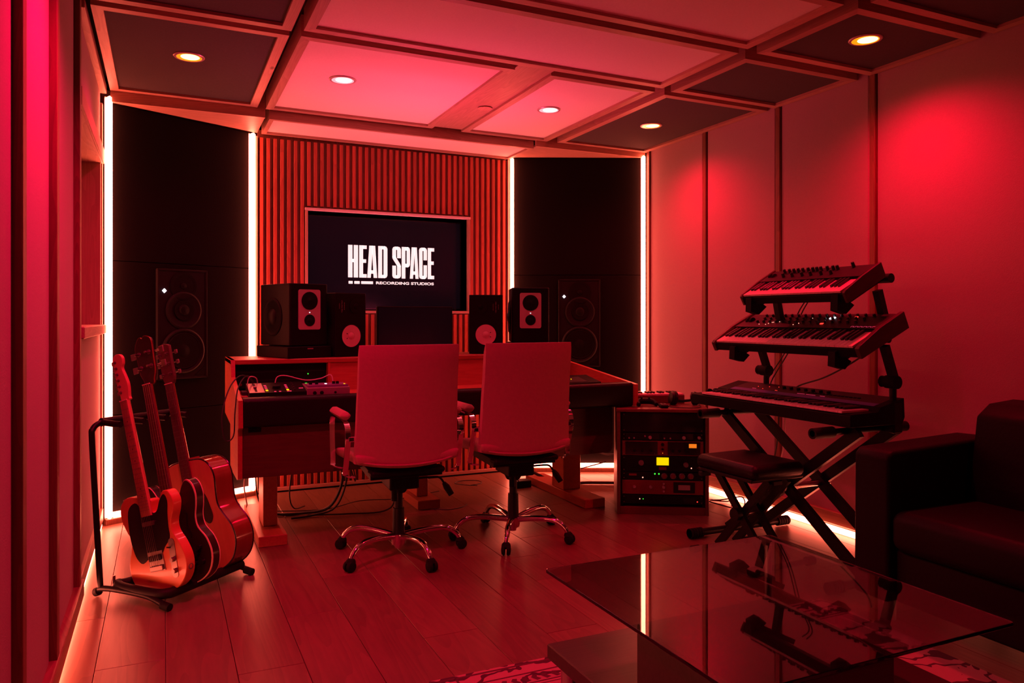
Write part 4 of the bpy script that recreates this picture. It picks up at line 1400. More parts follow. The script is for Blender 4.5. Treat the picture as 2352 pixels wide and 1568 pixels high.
for y in (3.18, 2.52):
    kk(bar((2.765, y, .985), (3.085, y, .985 + .32 * math.tan(T2)), .034, .026), 'tilted_arm', M_BLACKM, smooth=False)
    kk(MB().prism([(2.735, .965), (2.80, .950), (2.84, .985), (2.80, 1.005), (2.757, 1.0), (2.752, 1.035), (2.738, 1.03)], y - .02, y + .02, 'y'), 'arm_stop', M_RUBBER, smooth=False)
    kk(MB().cyl((3.02, y, 1.085), (3.02, y + (.12 if y > 3 else -.07), 1.085), .018, .018, 14), 'tier_joint', M_BLACKM)
T3 = math.radians(27)
for y, x0, x1 in ((3.06, 2.965, 2.925), (2.50, 3.065, 3.005)):
    kk(bar((x0, y, 1.13), (x1, y, 1.31), .030, .034), 'tier_tube', M_BLACKM, smooth=False)
for y in (3.055, 2.505):
    kk(bar((2.765, y, 1.238), (3.035, y, 1.238 + .27 * math.tan(T3)), .034, .026), 'tilted_arm', M_BLACKM, smooth=False)
    kk(MB().prism([(2.735, 1.215), (2.79, 1.20), (2.84, 1.24), (2.80, 1.262), (2.757, 1.255), (2.752, 1.292), (2.738, 1.287)], y - .02, y + .02, 'y'), 'arm_stop', M_RUBBER, smooth=False)
kk(MB().cyl((3.035, 2.45, 1.365), (3.035, 2.60, 1.365), .022, .022, 16), 'back_pad', M_FOAM)

KR = Matrix.Rotation(-PI / 2, 4, 'Z')
# lowest keyboard
k1 = empty('stage_keyboard', M=Matrix.Translation((2.742, 3.525, .698)) @ KR)
tag(k1, 'longest keyboard with a blue stripe, lowest on the black stand', 'keyboard instrument', 'keyboards on the stand')
L1 = 1.105
MB().prism([(0, 0), (0, .052), (.012, .058), (.175, .062), (.19, .082), (.34, .118), (.345, .03), (.33, 0)], 0, L1, 'x').build('body', M_BLACK, k1, smooth=False, mods=bevel_sub(.003, 2))
s1 = math.atan2(.036, .15)


def top1(mb):
    return mb.xf(Matrix.Translation((0, .19, .082)) @ Matrix.Rotation(s1, 4, 'X'))


top1(MB().box(.10, L1 - .04, .002, .040, 0, .0015)).build('blue_stripe', M_BLUEP, k1, smooth=False)
top1(MB().box(.10, L1 - .04, .042, .148, 0, .0012)).build('control_panel', M_GREYP, k1, smooth=False)
keybed(k1, .085, L1 - .05, .004, .172, .0695, 43, .010)
for i in range(2):
    MB().lathe([(.022, -.006), (.022, .006), (.001, .006)], (.045 + .0 * i, .09 + .045 * i, .060), (1, 0, 0), 20).build('pitch_wheel', M_RUBBER, k1)
for i in range(7):
    top1(MB().lathe([(.010, 0), (.009, .012), (.001, .012)], (.42 + i * .05, .10, .001), (0, 0, 1), 16)).build('knob', M_BLACK, k1)
for x, y in ((.24, .085), (.30, .06), (.31, .10), (.37, .11), (.40, .055), (.41, .055)):
    top1(MB().lathe([(.0026, 0), (.001, .0022)], (x, y, .001), (0, 0, 1), 8)).build('indicator_light', M_LRED, k1)
for x, w_ in ((.56, .05), (.62, .06), (.71, .03), (.23, .03)):
    top1(MB().box(x, x + w_, .048, .051, .001, .0022)).build('button_row', M_LPINK, k1, smooth=False)
for i in range(14):
    top1(MB().box(.60 + i * .024, .616 + i * .024, .075, .084, .001, .005, .001)).build('button', M_BLACK, k1, smooth=False)

# middle keyboard
k2 = empty('synthesizer', M=Matrix.Translation((2.768, 3.352, 1.004)) @ KR @ Matrix.Rotation(T2, 4, 'X'))
tag(k2, 'wide synthesizer with rows of knobs and one white light, middle tier of the stand', 'keyboard instrument', 'keyboards on the stand')
L2 = .975
MB().prism([(0, .004), (0, .044), (.012, .050), (.148, .052), (.155, .066), (.318, .072), (.318, .004)], .022, L2 - .022, 'x').build('body', M_BLACK, k2, smooth=False, mods=bevel_sub(.002, 2))
for x in (0, L2 - .022):
    MB().prism([(-.004, 0), (-.006, .050), (.01, .058), (.15, .078), (.322, .082), (.322, .0)], x, x + .022, 'x').build('wooden_cheek', M_CHEEK, k2, smooth=False, mods=bevel_sub(.002, 2))
keybed(k2, .036, L2 - .036, .002, .148, .0595, 36, .010)
MB().box(.03, L2 - .03, .158, .314, .0705, .0725).xf(Matrix.Identity(4)).build('control_panel', M_GREYP, k2, smooth=False)
for i in range(2):
    MB().lathe([(.020, -.006), (.020, .006), (.001, .006)], (.060 + .028 * i, .235, .070), (1, 0, 0), 20).build('pitch_wheel', M_RUBBER, k2)
rnd = random.Random(3)
for r_ in range(3):
    for i in range(17 - 2 * (r_ == 0)):
        x = .15 + i * .046 + (0.02 if r_ == 1 else 0)
        if x > L2 - .12:
            continue
        MB().lathe([(.0075, 0), (.0065, .013), (.001, .013)], (x, .215 + r_ * .037, .0725), (0, 0, 1), 14).build('knob', M_BLACKKEY, k2)
for x, y in ((.185, .19), (.235, .188), (.245, .20), (.26, .213), (.268, .215), (.305, .222), (.43, .188), (.452, .205), (.49, .265)):
    MB().lathe([(.0028, 0), (.001, .0026)], (x, y, .0726), (0, 0, 1), 8).build('indicator_light', M_LREDW, k2)
for x, y in ((.595, .196), (.74, .272)):
    MB().box(x, x + .016, y, y + .010, .0725, .0755).build('lit_button', M_LRED, k2, smooth=False)
MB().prism(rrect(.60, .632, .255, .277, .008), .0725, .0755).build('display', M_LWHITE, k2, smooth=False)
nm = MB()
x = .800
for i in range(11):
    wd = (.010, .007, .012, .006)[i % 4]
    nm.box(x, x + .002, .168, .178, .0725, .0732).box(x, x + wd, .176 - .008 * (i % 2), .178 - .008 * (i % 2), .0725, .0732)
    x += wd + .003
nm.build('printed_mark', M_LPINK, k2, smooth=False)

# top keyboard
k3 = empty('compact_synthesizer', M=Matrix.Translation((2.764, 3.120, 1.250)) @ KR @ Matrix.Rotation(T3, 4, 'X'))
tag(k3, 'shortest keyboard with tall knobs, on the topmost tier of the stand', 'keyboard instrument', 'keyboards on the stand')
L3 = .672
MB().prism([(0, .004), (0, .040), (.01, .048), (.125, .050), (.132, .062), (.262, .068), (.262, .004)], .012, L3 - .012, 'x').build('body', M_BLACK, k3, smooth=False, mods=bevel_sub(.002, 2))
for x in (0, L3 - .014):
    MB().prism([(-.004, 0), (-.006, .050), (.01, .058), (.13, .070), (.266, .074), (.266, .0)], x, x + .014, 'x').build('wooden_cheek', M_CHEEK, k3, smooth=False, mods=bevel_sub(.002, 2))
keybed(k3, .022, L3 - .026, .002, .125, .0575, 29, .010)
MB().box(.02, L3 - .02, .134, .258, .0665, .0685).build('control_panel', M_GREYP, k3, smooth=False)
for i in range(2):
    MB().lathe([(.015, -.006), (.015, .006), (.001, .006)], (.045 + .024 * i, .195, .067), (1, 0, 0), 18).build('pitch_wheel', M_RUBBER, k3)
for i, x in enumerate([.12, .155, .185, .215, .245, .28, .31, .335, .36, .40, .435, .46]):
    for r_ in ((0, 1) if i % 2 else (1,)):
        MB().lathe([(.0085, 0), (.0075, .022), (.001, .022)], (x, .175 + r_ * .05, .0685), (0, 0, 1), 14).build('knob', M_BLACKKEY, k3)
MB().lathe([(.0085, 0), (.0075, .026), (.001, .026)], (.54, .24, .0685), (0, 0, 1), 14).build('knob', M_BLACKKEY, k3)

for i, (pts, r_, lab) in enumerate([
        ([(3.06, 2.98, 1.34), (3.12, 3.00, 1.31), (3.12, 3.077, 1.201), (3.12, 3.155, 1.016), (3.12, 3.30, .82), (3.12, 3.29, .74)], .0035, 'thin black cable slanting from the top keyboard down to the lowest, left one'),
        ([(3.06, 3.01, 1.34), (3.125, 3.026, 1.31), (3.125, 3.108, 1.201), (3.125, 3.184, 1.015), (3.125, 3.345, .81), (3.125, 3.32, .73)], .0035, 'thin black cable slanting from the top keyboard down to the lowest, right one'),
        ([(3.11, 2.62, 1.06), (3.13, 2.667, 1.012), (3.13, 2.798, .934), (3.13, 2.938, .869), (3.13, 3.103, .815), (3.12, 3.16, .76)], .0045, 'black cable sagging from the middle keyboard to the back of the lowest'),
        ([(3.10, 3.22, .72), (3.12, 3.25, .50), (3.10, 3.30, .25), (3.16, 3.42, .06), (3.2, 3.55, .008), (3.1, 3.62, .008)], .0045, 'black cable dropping behind the stand legs to the floor, thicker one'),
        ([(3.13, 3.20, .72), (3.15, 3.24, .45), (3.14, 3.32, .20), (3.2, 3.45, .03), (3.28, 3.62, .01), (3.22, 3.75, .01)], .0035, 'pale cable dropping behind the stand legs to the floor')]):
    o = MB().tube(pts, r_, 8, 6).build('hanging_cable', M_CABLE if i < 4 else M_CABLEW)
    tag(o, lab, 'cable')
o = MB().tube([(3.12, 3.6, .01), (3.2, 3.72, .05), (3.27, 3.85, .012), (3.2, 3.92, .01), (3.12, 3.82, .03), (3.22, 3.66, .012), (3.3, 3.74, .06), (3.26, 3.9, .012), (3.14, 3.98, .01)], .004, 8, 7).build('coiled_cable', M_CABLE)
tag(o, 'loosely coiled cable on the floor between the rack and the keyboard stand', 'cable')

# ------------------------------------------------------------------ bench
bn = empty('keyboard_bench', (2.600, 2.895, 0), math.radians(2))
tag(bn, 'low black padded bench with crossed legs in front of the keyboard stand', 'bench')
MB().box(-.170, .165, -.205, .205, .432, .504, .022).build('seat_cushion', M_LEATHER, bn, mods=bevel_sub(.012, 3), angle=3.2)
MB().box(-.165, .165, -.185, .185, .424, .440, .004).build('seat_board', M_BLACKM, bn, smooth=False)
for x in (-.06, .055):
    bar((x, .165, .42), (x, -.185, .035), .020, .036).build('leg', M_BLACKM, bn, smooth=False)
    bar((x + .025, -.165, .42), (x + .025, .185, .035), .020, .036).build('leg', M_BLACKM, bn, smooth=False)
MB().cyl((-.08, 0, .232), (.11, 0, .232), .010, .010, 14).build('pivot_bolt', M_STEEL, bn)
MB().cyl((-.10, .0, .235), (-.07, .0, .235), .030, .030, 20).build('height_lock', M_BLACKM, bn)
for y in (.20, -.20):
    MB().cyl((-.17, y, .022), (.19, y, .022), .013, .013, 14).build('foot_bar', M_BLACKM, bn)
    for x in (-.19, .165):
        MB().cyl((x, y, .022), (x + .045, y, .022), .021, .021, 16).build('rubber_foot', M_RUBBER, bn)
for x, y in ((-.15, .15), (.0, -.17)):
    MB().box(x - .03, x + .03, y - .015, y + .015, .400, .424, .004).build('seat_bracket', M_BLACKM, bn, smooth=False)

# ------------------------------------------------------------------ rug
rg = empty('rug', (1.64, 1.1, 0))
tag(rg, 'patterned wool rug under the glass coffee table', 'rug')
MB().box(-.86, .85, -1.9, 1.25, 0.0002, .0075, .002).build('pile', M_RUG, rg, smooth=False)
for y0, y1 in ((1.225, 1.235), (1.165, 1.172), (1.10, 1.106), (1.085, 1.089)):
    MB().box(-.84, .83, y0, y1, .0074, .0080).build('border_stripe', M_RUGDARK, rg, smooth=False)
for x in (-.845, -.78):
    MB().box(x, x + .008, -1.88, 1.23, .0074, .0080).build('border_stripe', M_RUGDARK, rg, smooth=False)
for i in range(46):
    x = -.80 + i * .036
    MB().add([(x, 1.135, .0082), (x + .012, 1.150, .0082), (x + .026, 1.146, .0082), (x + .020, 1.132, .0082), (x + .030, 1.118, .0082), (x + .012, 1.112, .0082)],
             [(0, 1, 2, 3, 4, 5)]).build('border_motif', M_RUGDARK, rg, smooth=False)

# ------------------------------------------------------------------ coffee table
tb = empty('coffee_table', (1.49, 1.63, .0075))
tag(tb, 'square glass-topped coffee table with a dark wood base on the rug', 'table')
MB().prism(rrect(-.44, .445, -.425, .425, .012, 4), .405, .4145).build('glass_top', M_GLASS, tb, smooth=False, mods=bevel_sub(.0018, 2))
MB().box(-.44, .44, -.43, .41, .150, .194, .003).build('shelf', M_DARKWOOD, tb, smooth=False)
MB().box(-.415, .02, -.42, -.03, .194, .404, .003).build('drawer_box', M_DARKWOOD, tb, smooth=False)
for x in (-.39, .39):
    for y in (-.38, .36):
        MB().cyl((x, y, 0), (x, y, .151), .026, .026, 20).build('leg', M_STEEL, tb)
MB().cyl((.36, .34, .194), (.36, .34, .4045), .012, .012, 16).build('glass_pillar', M_STEEL, tb)

# ------------------------------------------------------------------ sofa
sf = empty('sofa', (2.94, 1.2, 0))
tag(sf, 'dark leather sofa with square arms against the right wall', 'sofa')


def ss(mb, name, m=M_LEATHER2, **k):
    mb.v = [(x - 2.94, y - 1.2, z) for x, y, z in mb.v]
    return mb.build(name, m, sf, angle=3.2, mods=bevel_sub(.018, 3), **k)


ss(MB().prism([(2.50, .09), (3.33, .09), (3.33, .66), (3.1, .690), (2.53, .672), (2.505, .65)], 2.035, 2.195, 'y'), 'armrest')
ss(MB().prism([(2.50, .09), (3.33, .09), (3.33, .66), (3.1, .690), (2.53, .672), (2.505, .65)], .165, .325, 'y'), 'armrest')
ss(MB().box(2.54, 3.33, .325, 2.035, .09, .30, .01), 'base')
ss(MB().box(2.495, 3.05, 1.185, 2.032, .30, .455, .03), 'seat_cushion')
ss(MB().box(2.495, 3.05, .33, 1.178, .30, .455, .03), 'seat_cushion')
for y0, y1 in ((1.185, 2.02), (.33, 1.178)):
    ss(MB().prism([(2.93, .42), (3.25, .42), (3.335, .60), (3.33, .80), (3.20, .845), (3.06, .835), (2.985, .79)], y0, y1, 'y'), 'back_cushion')
for x in (2.585, 3.27):
    for y in (.25, 2.10):
        MB().cyl((x - 2.94, y - 1.2, 0), (x - 2.94, y - 1.2, .092), .028, .028, 18).build('leg', M_STEEL, sf)

# ------------------------------------------------------------------ guitar rack
AX = Vector((-.74, -.67, 0)).normalized()     # towards the near end of the rack
BX = Vector((-.67, .74, 0)).normalized()      # towards the leaning bar
gs = empty('guitar_stand', (.0, 3.65, 0))
tag(gs, 'black folding rack on the floor holding three guitars by the left wall', 'guitar stand')


def gg(mb, name, m, smooth=True, **k):
    mb.v = [(x, y - 3.65, z) for x, y, z in mb.v]
    return mb.build(name, m, gs, smooth=smooth, **k)


N0 = Vector((.016, 3.372, 0))
LEN = .47
Z = Vector((0, 0, 1))


def S(along, back, z):
    """rack coordinates: along from the near foot to the far one, back towards the bar"""
    return N0 - AX * along + BX * back + Z * z


for al in (0.0, LEN):
    gg(MB().tube([S(al, 0.0, .016), S(al, .05, .03), S(al, .12, .044), S(al, .28, .046), S(al, .37, .040), S(al, .40, .028)], .0125, 12, 5), 'foot', M_BLACKM)
    gg(MB().tube([S(al, -.012, .0145), S(al, .03, .020)], .0165, 14), 'rubber_tip', M_RUBBER)
    gg(MB().tube([S(al, .392, .026), S(al, .412, .018)], .018, 14), 'rubber_tip', M_RUBBER)
# padded cradle
gg(MB().tube([S(.045, .33, .052), S(.022, .30, .052), S(.012, .22, .052), S(.014, .09, .052), S(.04, .045, .052), S(.10, .035, .052), S(LEN - .02, .035, .052)], .021, 16, 5), 'cradle_rail', M_FOAM)
gg(MB().tube([S(.045, .322, .052), S(.12, .300, .052), S(LEN - .02, .270, .052)], .019, 16, 4), 'cradle_rail', M_FOAM)
gg(MB().prism([(0, 0), (.012, 0), (.012, .035), (0, .035)], 0, .003, 'y').xf(Matrix.Translation(S(.02, .335, .055)) @ Matrix.Rotation(.6, 4, 'Z')), 'hinge_plate', M_STEEL, smooth=False)
hb = .385
gg(MB().tube([S(0.0, hb, .045), S(.0, hb + .025, .35), S(.0, hb + .050, .66), S(.008, hb + .056, .705), S(.04, hb + .058, .727), S(.10, hb + .058, .731),
              S(LEN - .10, hb + .058, .731), S(LEN - .04, hb + .058, .727), S(LEN - .008, hb + .056, .705), S(LEN, hb + .050, .66), S(LEN, hb + .025, .35), S(LEN, hb, .045)], .0125, 14, 5), 'hoop', M_BLACKM)
gg(MB().cyl(S(.05, hb + .058, .731), S(LEN - .05, hb + .058, .731), .0185, .0185, 16), 'foam_sleeve', M_FOAM)
for al in (.05, .17, .29, .41):
    gg(MB().tube([S(al, hb + .045, .731), S(al, hb - .02, .728), S(al, hb - .06, .728)], .014, 12), 'neck_divider', M_FOAM)


def gmat(along, back, z, phi):
    U = (Z * math.cos(phi) + BX * math.sin(phi)).normalized()
    N = AX
    Wd = (-N).cross(U).normalized()
    P = S(along, back, z)
    return Matrix(((Wd.x, U.x, N.x, P.x), (Wd.y, U.y, N.y, P.y), (Wd.z, U.z, N.z, P.z), (0, 0, 0, 1))) @ Matrix.Scale(1.035, 4)


def neck(e, y0, y1, w0, w1, zt, m_neck, m_board, nfr, scale_len, bridge_y):
    d = .021
    n = MB()
    vs = []
    for y, w_ in ((y0, w0), (y1, w1)):
        for i in range(9):
            t = PI * i / 8
            vs.append((-math.cos(t) * w_ / 2, y, zt - .004 - math.sin(t) * d))
    fs = [(i, i + 1, 10 + i, 9 + i) for i in range(8)] + [(0, 9, 17, 8), tuple(range(9))[::-1], tuple(range(9, 18))]
    n.add(vs, fs)
    n.build('neck', m_neck, e, angle=.9)
    MB().add([(-w0 / 2, y0, zt - .004), (w0 / 2, y0, zt - .004), (w1 / 2, y1, zt - .004), (-w1 / 2, y1, zt - .004),
              (-w0 / 2 + .001, y0, zt + .002), (w0 / 2 - .001, y0, zt + .002), (w1 / 2 - .001, y1, zt + .002), (-w1 / 2 + .001, y1, zt + .002)],
             [(0, 3, 2, 1), (4, 5, 6, 7), (0, 1, 5, 4), (1, 2, 6, 5), (2, 3, 7, 6), (3, 0, 4, 7)]).build('fretboard', m_board, e, smooth=False)
    fr = MB()
    for k in range(1, nfr + 1):
        y = y1 - scale_len * (1 - 2 ** (-k / 12))
        if y < y0:
            break
        w_ = w1 + (w0 - w1) * (y1 - y) / (y1 - y0)
        fr.box(-w_ / 2 + .001, w_ / 2 - .001, y - .0008, y + .0008, zt + .0018, zt + .0032)
    fr.build('frets', M_NICKEL, e, smooth=False, kind='stuff')
    MB().box(-w1 / 2, w1 / 2, y1, y1 + .004, zt, zt + .005).build('nut', M_BIND, e, smooth=False)


def dots(e, y1, scale_len, zt, m):
    d = MB()
    for k in (3, 5, 7, 9, 15, 17):
        y = y1 - scale_len * (1 - .5 * (2 ** (-(k - 1) / 12) + 2 ** (-k / 12)))
        d.cyl((0, y, zt + .0018), (0, y, zt + .0024), .003, .003, 10)
    d.build('inlays', m, e, smooth=False, kind='stuff')


def tuner(e, x, y, z, side_, big=1.0):
    t = MB()
    t.cyl((x, y, z), (x, y, z + .014 * big), .0035 * big, .003 * big, 10)
    t.cyl((x, y, z), (x, y, z + .003), .0065 * big, .006 * big, 12)
    t.cyl((x, y, z - .016), (x + side_ * .026 * big, y, z - .016), .0022 * big, .0022 * big, 8)
    t.box(min(x + side_ * .024 * big, x + side_ * .040 * big), max(x + side_ * .024 * big, x + side_ * .040 * big), y - .008 * big, y + .008 * big, z - .019, z - .013, .002)
    t.build('tuning_peg', M_NICKEL, e)


def strings(e, n, bx, by, nx_, ny, zt, z1=None, rr=.0006):
    s = MB()
    for i in range(n):
        t = -1 + 2 * i / (n - 1)
        s.tube([(t * bx, by, zt + .008), (t * nx_, ny, zt + .005)], rr * (1.5 - .5 * (t + 1) / 2), 5)
    s.build('strings', M_STRING, e, smooth=False, kind='stuff')


# --- solid-body electric, nearest
tl = empty('electric_guitar', M=gmat(.112, .098, .040, math.radians(15.5)))
tag(tl, 'butterscotch single-cutaway electric guitar with black pickguard, nearest in the rack', 'guitar', 'guitars in the folding rack')
body = out2d([(0, 0), (.085, .008), (.140, .050), (.158, .115), (.140, .180), (.116, .225), (.116, .265), (.140, .310), (.150, .350), (.132, .388), (.100, .392), (.075, .360),
              (.052, .325), (.030, .318), (.0285, .345), (.0280, .372), (-.028, .378), (-.050, .392), (-.100, .400), (-.142, .375), (-.155, .325), (-.140, .270), (-.120, .225), (-.135, .180), (-.160, .120), (-.150, .050), (-.090, .008)], 4)
MB().prism(body, 0, .044).build('body', M_TELE, tl, mods=bevel_sub(.004, 3), angle=.8)
pg = out2d([(-.118, .20), (-.120, .26), (-.105, .345), (-.060, .372), (-.030, .345), (.0, .338), (.030, .318), (.055, .322), (.082, .362), (.108, .380), (.120, .350), (.108, .30), (.100, .250), (.095, .205), (.060, .175), (.035, .150), (-.02, .150), (-.075, .125), (-.105, .150)], 4)
MB().prism(pg, .044, .0462).build('pickguard', M_PICKG, tl, smooth=False)
neck(tl, .310, .790, .055, .042, .052, M_MAPLE, M_MAPLE, 21, .648, .142)
dots(tl, .790, .648, .052, M_PICKG)
hd_ = out2d([(-.021, .790), (-.026, .815), (-.032, .835), (-.033, .90), (-.032, .960), (-.018, .985), (.010, .985), (.024, .968), (.022, .945), (.012, .925), (.020, .895), (.028, .86), (.026, .83), (.021, .805), (.021, .790)], 4)
MB().prism(hd_, .028, .043).build('headstock', M_MAPLE, tl, smooth=False, mods=bevel_sub(.002, 2))
for i in range(6):
    tuner(tl, -.017, .828 + i * .0255, .043, -1)
MB().box(-.042, .042, .085, .165, .044, .048, .001).box(-.036, .036, .088, .108, .048, .056, .002).build('bridge_plate', M_NICKEL, tl, smooth=False)
MB().prism(rrect(-.035, .035, .128, .150, .006), .048, .053).build('bridge_pickup', M_PICKG, tl, smooth=False)
MB().prism(rrect(-.034, .034, .270, .288, .006), .0462, .053).build('neck_pickup', M_NICKEL, tl, smooth=False)
MB().prism(rrect(-.016, .016, -.078, .078, .015), .044, .0465).xf(Matrix.Translation((.094, .125, 0)) @ Matrix.Rotation(-.08, 4, 'Z')).build('control_plate', M_NICKEL, tl, smooth=False)
for y in (.075, .120):
    MB().lathe([(.0095, 0), (.009, .015), (.001, .015)], (.096, y, .0465), (0, 0, 1), 18).build('knob', M_NICKEL, tl)
MB().tube([(.090, .168, .046), (.086, .172, .060)], .003, 8).build('selector_switch', M_PICKG, tl)
MB().lathe([(.013, 0), (.013, .003), (.008, .004), (.007, .0), (.001, .0)], (.150, .078, .022), (1, -.15, 0), 20).build('output_jack', M_NICKEL, tl)
MB().lathe([(.005, 0), (.004, .010), (.007, .013), (.001, .014)], (-.135, .385, .022), (-.5, .8, 0), 12).build('strap_button', M_NICKEL, tl)
strings(tl, 6, .026, .105, .0175, .792, .051)

# --- semi-hollow bass, middle
bs = empty('bass_guitar', M=gmat(.215, .088, .036, math.radians(14)))
tag(bs, 'dark thin-bodied bass guitar with pale bound edges, middle of the rack', 'guitar', 'guitars in the folding rack')
body = out2d([(0, 0), (.09, .008), (.155, .045), (.182, .110), (.168, .175), (.132, .225), (.128, .270), (.142, .315), (.150, .360), (.138, .405), (.110, .425), (.085, .405), (.060, .365), (.035, .350),
              (-.035, .350), (-.060, .365), (-.085, .405), (-.110, .425), (-.138, .405), (-.150, .360), (-.142, .315), (-.128, .270), (-.132, .225), (-.168, .175), (-.182, .110), (-.155, .045), (-.09, .008)], 4)
MB().prism(body, 0, .043).build('body', M_SUNB, bs, mods=bevel_sub(.003, 2), angle=.8)
for z0, z1 in ((.0385, .0436), (-.0006, .004)):
    o_ = [(x * 1.004, y * 1.003 - .0005) for x, y in body]
    MB().prism(o_, z0, z1).build('binding', M_BIND, bs, smooth=False)
MB().prism([(x * .975, .2 + (y - .2) * .982) for x, y in body], .0436, .0445).build('top', M_SUNB, bs, smooth=False)
neck(bs, .335, .850, .058, .043, .052, M_MAHOG, M_ROSE, 20, .77, .1)
hdb = out2d([(-.0215, .850), (-.030, .872), (-.044, .905), (-.047, .96), (-.050, 1.010), (-.030, 1.045), (-.012, 1.056), (.0, 1.048), (.012, 1.058), (.034, 1.052), (.050, 1.030), (.047, .96), (.044, .905), (.030, .872), (.0215, .850)], 4)
MB().prism(hdb, .022, .037).build('headstock', M_SUNB, bs, smooth=False, mods=bevel_sub(.002, 2))
MB().prism([(x * 1.02, .95 + (y - .95) * 1.01) for x, y in hdb], .030, .0362).build('headstock_binding', M_MAHOG, bs, smooth=False)
for s_ in (-1, 1):
    for y in (.925, .985):
        tuner(bs, s_ * .030, y, .037, s_, 1.7)
MB().box(-.045, .045, .085, .115, .0445, .060, .003).build('bridge', M_NICKEL, bs, smooth=False)
for y in (.15, .27):
    MB().prism(rrect(-.043, .043, y, y + .035, .004), .0445, .054).build('pickup', M_NICKEL, bs, smooth=False)
for x, y in ((.105, .120), (.130, .085), (.125, .145), (.090, .085)):
    MB().lathe([(.012, 0), (.010, .013), (.001, .013)], (x, y, .0445), (0, 0, 1), 18).build('knob', M_PICKG, bs)
for s_ in (-1, 1):
    MB().tube([(s_ * .075, .30, .0448), (s_ * .085, .285, .0448), (s_ * .078, .24, .0448), (s_ * .092, .20, .0448), (s_ * .084, .19, .0448)], .0032, 6, 4).build('sound_hole', M_PICKG, bs)
strings(bs, 4, .028, .10, .016, .852, .052, rr=.0011)

# --- acoustic, farthest
ac = empty('acoustic_guitar', M=gmat(.332, .130, .036, math.radians(14.5)))
tag(ac, 'large acoustic guitar with glossy reddish sides and dark pickguard, farthest in the rack', 'guitar', 'guitars in the folding rack')
body = out2d([(0, 0), (.10, .006), (.170, .045), (.203, .115), (.195, .180), (.158, .240), (.140, .285), (.144, .345), (.150, .400), (.135, .450), (.095, .482), (.035, .490),
              (-.035, .490), (-.095, .482), (-.135, .450), (-.150, .400), (-.144, .345), (-.140, .285), (-.158, .240), (-.195, .180), (-.203, .115), (-.170, .045), (-.10, .006)], 4)
MB().prism(body, -.105, 0.0).build('sides', M_MAHOG, ac, angle=.8, mods=bevel_sub(.003, 2))
MB().prism([(x * .985, .24 + (y - .24) * .99) for x, y in body], 0.0, .002).build('soundboard', M_SPRUCE, ac, smooth=False)
rim = MB()
n_ = len(body)
for zt_ in (.0, -.105):
    pts = [Vector((x, y, zt_)) for x, y in body]
    rim.tube(pts + [pts[0]], .0034, 6)
rim.build('binding', M_PICKG, ac)
MB().lathe([(.050, 0), (.050, .0008), (.001, .0008)], (0, .325, .002), (0, 0, 1), 36).build('sound_hole', M_PICKG, ac, smooth=False)
ro = MB()
ro.lathe([(.058, 0), (.058, .0006), (.053, .0006), (.053, 0)], (0, .325, .002), (0, 0, 1), 36)
ro.build('rosette', M_BIND, ac, smooth=False)
pgd = out2d([(.030, .372), (.055, .362), (.085, .325), (.100, .27), (.104, .23), (.085, .205), (.060, .215), (.045, .25), (.030, .285), (.052, .325), (.040, .352)], 4)
MB().prism(pgd, .0022, .0036).build('pickguard', M_PICKG, ac, smooth=False)
MB().box(-.075, .075, .135, .165, .002, .010, .003).build('bridge', M_ROSE, ac, smooth=False)
neck(ac, .375, .840, .056, .044, .008, M_MAHOG, M_ROSE, 20, .648, .15)
hda = [(-.022, .840), (-.030, .855), (-.034, .87), (-.036, 1.01), (-.020, 1.018), (.0, 1.022), (.020, 1.018), (.036, 1.01), (.034, .87), (.030, .855), (.022, .840)]
MB().prism(hda, -.012, .004).build('headstock', M_ROSE, ac, smooth=False, mods=bevel_sub(.002, 2))
for s_ in (-1, 1):
    for y in (.885, .930, .975):
        tuner(ac, s_ * .022, y, .004, s_, 1.1)
MB().prism([(-.02, .44), (.02, .44), (.016, .50), (-.016, .50)], -.07, 0).build('neck_heel', M_MAHOG, ac, smooth=False)
strings(ac, 6, .026, .152, .017, .842, .007)

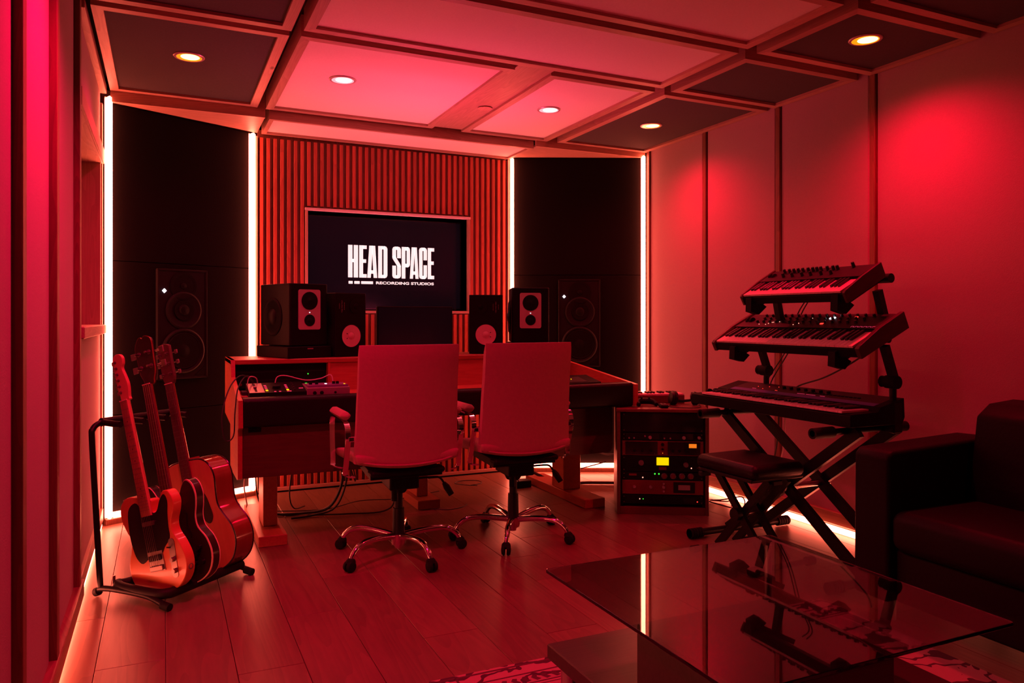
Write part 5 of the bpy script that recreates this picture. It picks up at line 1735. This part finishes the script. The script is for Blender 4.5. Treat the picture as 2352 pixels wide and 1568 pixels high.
# ------------------------------------------------------------------ cables under the desk
cables = [
    ([(.93, 4.45, .38), (.96, 4.5, .22), (.90, 4.6, .05), (.75, 4.68, .012), (.62, 4.72, .012), (.50, 4.95, .012)], .009, 'thick black cable bundle under the left of the desk'),
    ([(.95, 4.43, .38), (.98, 4.47, .24), (.93, 4.55, .06), (.8, 4.6, .012), (.68, 4.58, .012)], .006, 'black cable beside the thick bundle under the desk'),
    ([(.90, 4.46, .38), (.80, 4.5, .325), (.72, 4.48, .35), (.70, 4.45, .40)], .006, 'black cable looping close under the left cabinet'),
    ([(.98, 4.44, .38), (1.02, 4.46, .28), (1.03, 4.47, .22), (1.0, 4.45, .30)], .004, 'small cable loop right of the thick bundle'),
    ([(1.20, 4.42, .66), (1.27, 4.46, .35), (1.28, 4.5, .10), (1.22, 4.52, .014), (1.0, 4.55, .012), (.78, 4.62, .012)], .0045, 'black cable trailing across the floor under the middle of the desk'),
    ([(.62, 4.8, .01), (.9, 4.72, .01), (1.15, 4.85, .01), (1.4, 4.80, .01), (1.7, 4.9, .01)], .003, 'thin cable lying along the floor behind the desk feet'),
    ([(.70, 4.6, .38), (.68, 4.65, .15), (.72, 4.75, .03), (.80, 4.85, .012)], .004, 'thin black cable hanging beside the left desk leg'),
    ([(.44, 4.6, .37), (.43, 4.7, .2), (.46, 4.85, .03), (.40, 4.7, .012), (.33, 4.55, .012)], .004, 'pale cable falling to the floor by the left corner strip'),
    ([(.48, 4.6, .37), (.50, 4.7, .16), (.54, 4.8, .06), (.56, 4.78, .2), (.55, 4.7, .37)], .004, 'black cable looping down behind the left desk leg'),
    ([(2.30, 4.45, .37), (2.45, 4.6, .22), (2.62, 4.75, .10), (2.78, 4.8, .10), (2.9, 4.7, .15)], .004, 'black cable swinging from the right cabinet towards the rack'),
    ([(2.05, 4.95, .33), (2.2, 4.92, .14), (2.38, 4.9, .09), (2.55, 4.78, .012), (2.75, 4.7, .012), (2.95, 4.6, .012)], .010, 'thick black cable on the floor behind the right desk foot'),
    ([(1.98, 4.8, .42), (2.1, 4.85, .2), (2.25, 4.8, .05), (2.35, 5.0, .02)], .004, 'black cable dropping to the right corner strip'),
    ([(2.86, 4.35, .25), (2.80, 4.4, .15), (2.82, 4.38, .06), (2.88, 4.3, .02)], .004, 'short black cable hanging beside the floor rack'),
]
for pts, r_, lab in cables:
    o = MB().tube(pts, r_, 8, 6).build('floor_cable', M_CABLEW if lab.startswith('pale') else M_CABLE)
    tag(o, lab, 'cable')
o = MB().tube([(2.0, 4.95, .01), (1.93, 5.0, .01), (1.88, 5.08, .01), (1.95, 5.14, .01), (2.06, 5.1, .01), (2.05, 5.0, .012), (1.95, 4.97, .012)], .003, 8, 6).build('coiled_cable', M_CABLE)
tag(o, 'small coil of thin cable on the floor near the right end of the slats', 'cable')
o = MB().tube([(1.50, 4.45, .013), (1.58, 4.40, .010), (1.68, 4.42, .010), (1.74, 4.48, .010)], .003, 8, 6).build('floor_cable', M_CABLE)
tag(o, 'short thin cable with a plug on the floor between the chairs', 'cable')
o = MB().box(2.22, 2.34, 4.78, 4.86, 0.0, .05, .004).build('power_block', M_BLACK)
tag(o, 'small black power block on the floor by the right corner strip', 'power supply')
o = MB().tube([(2.62, 4.45, .33), (2.75, 4.55, .25), (2.9, 4.6, .22), (3.05, 4.55, .26), (3.1, 4.5, .36)], .006, 8, 6).build('hanging_cable', M_CABLE)
tag(o, 'black cable sagging behind the floor rack', 'cable')
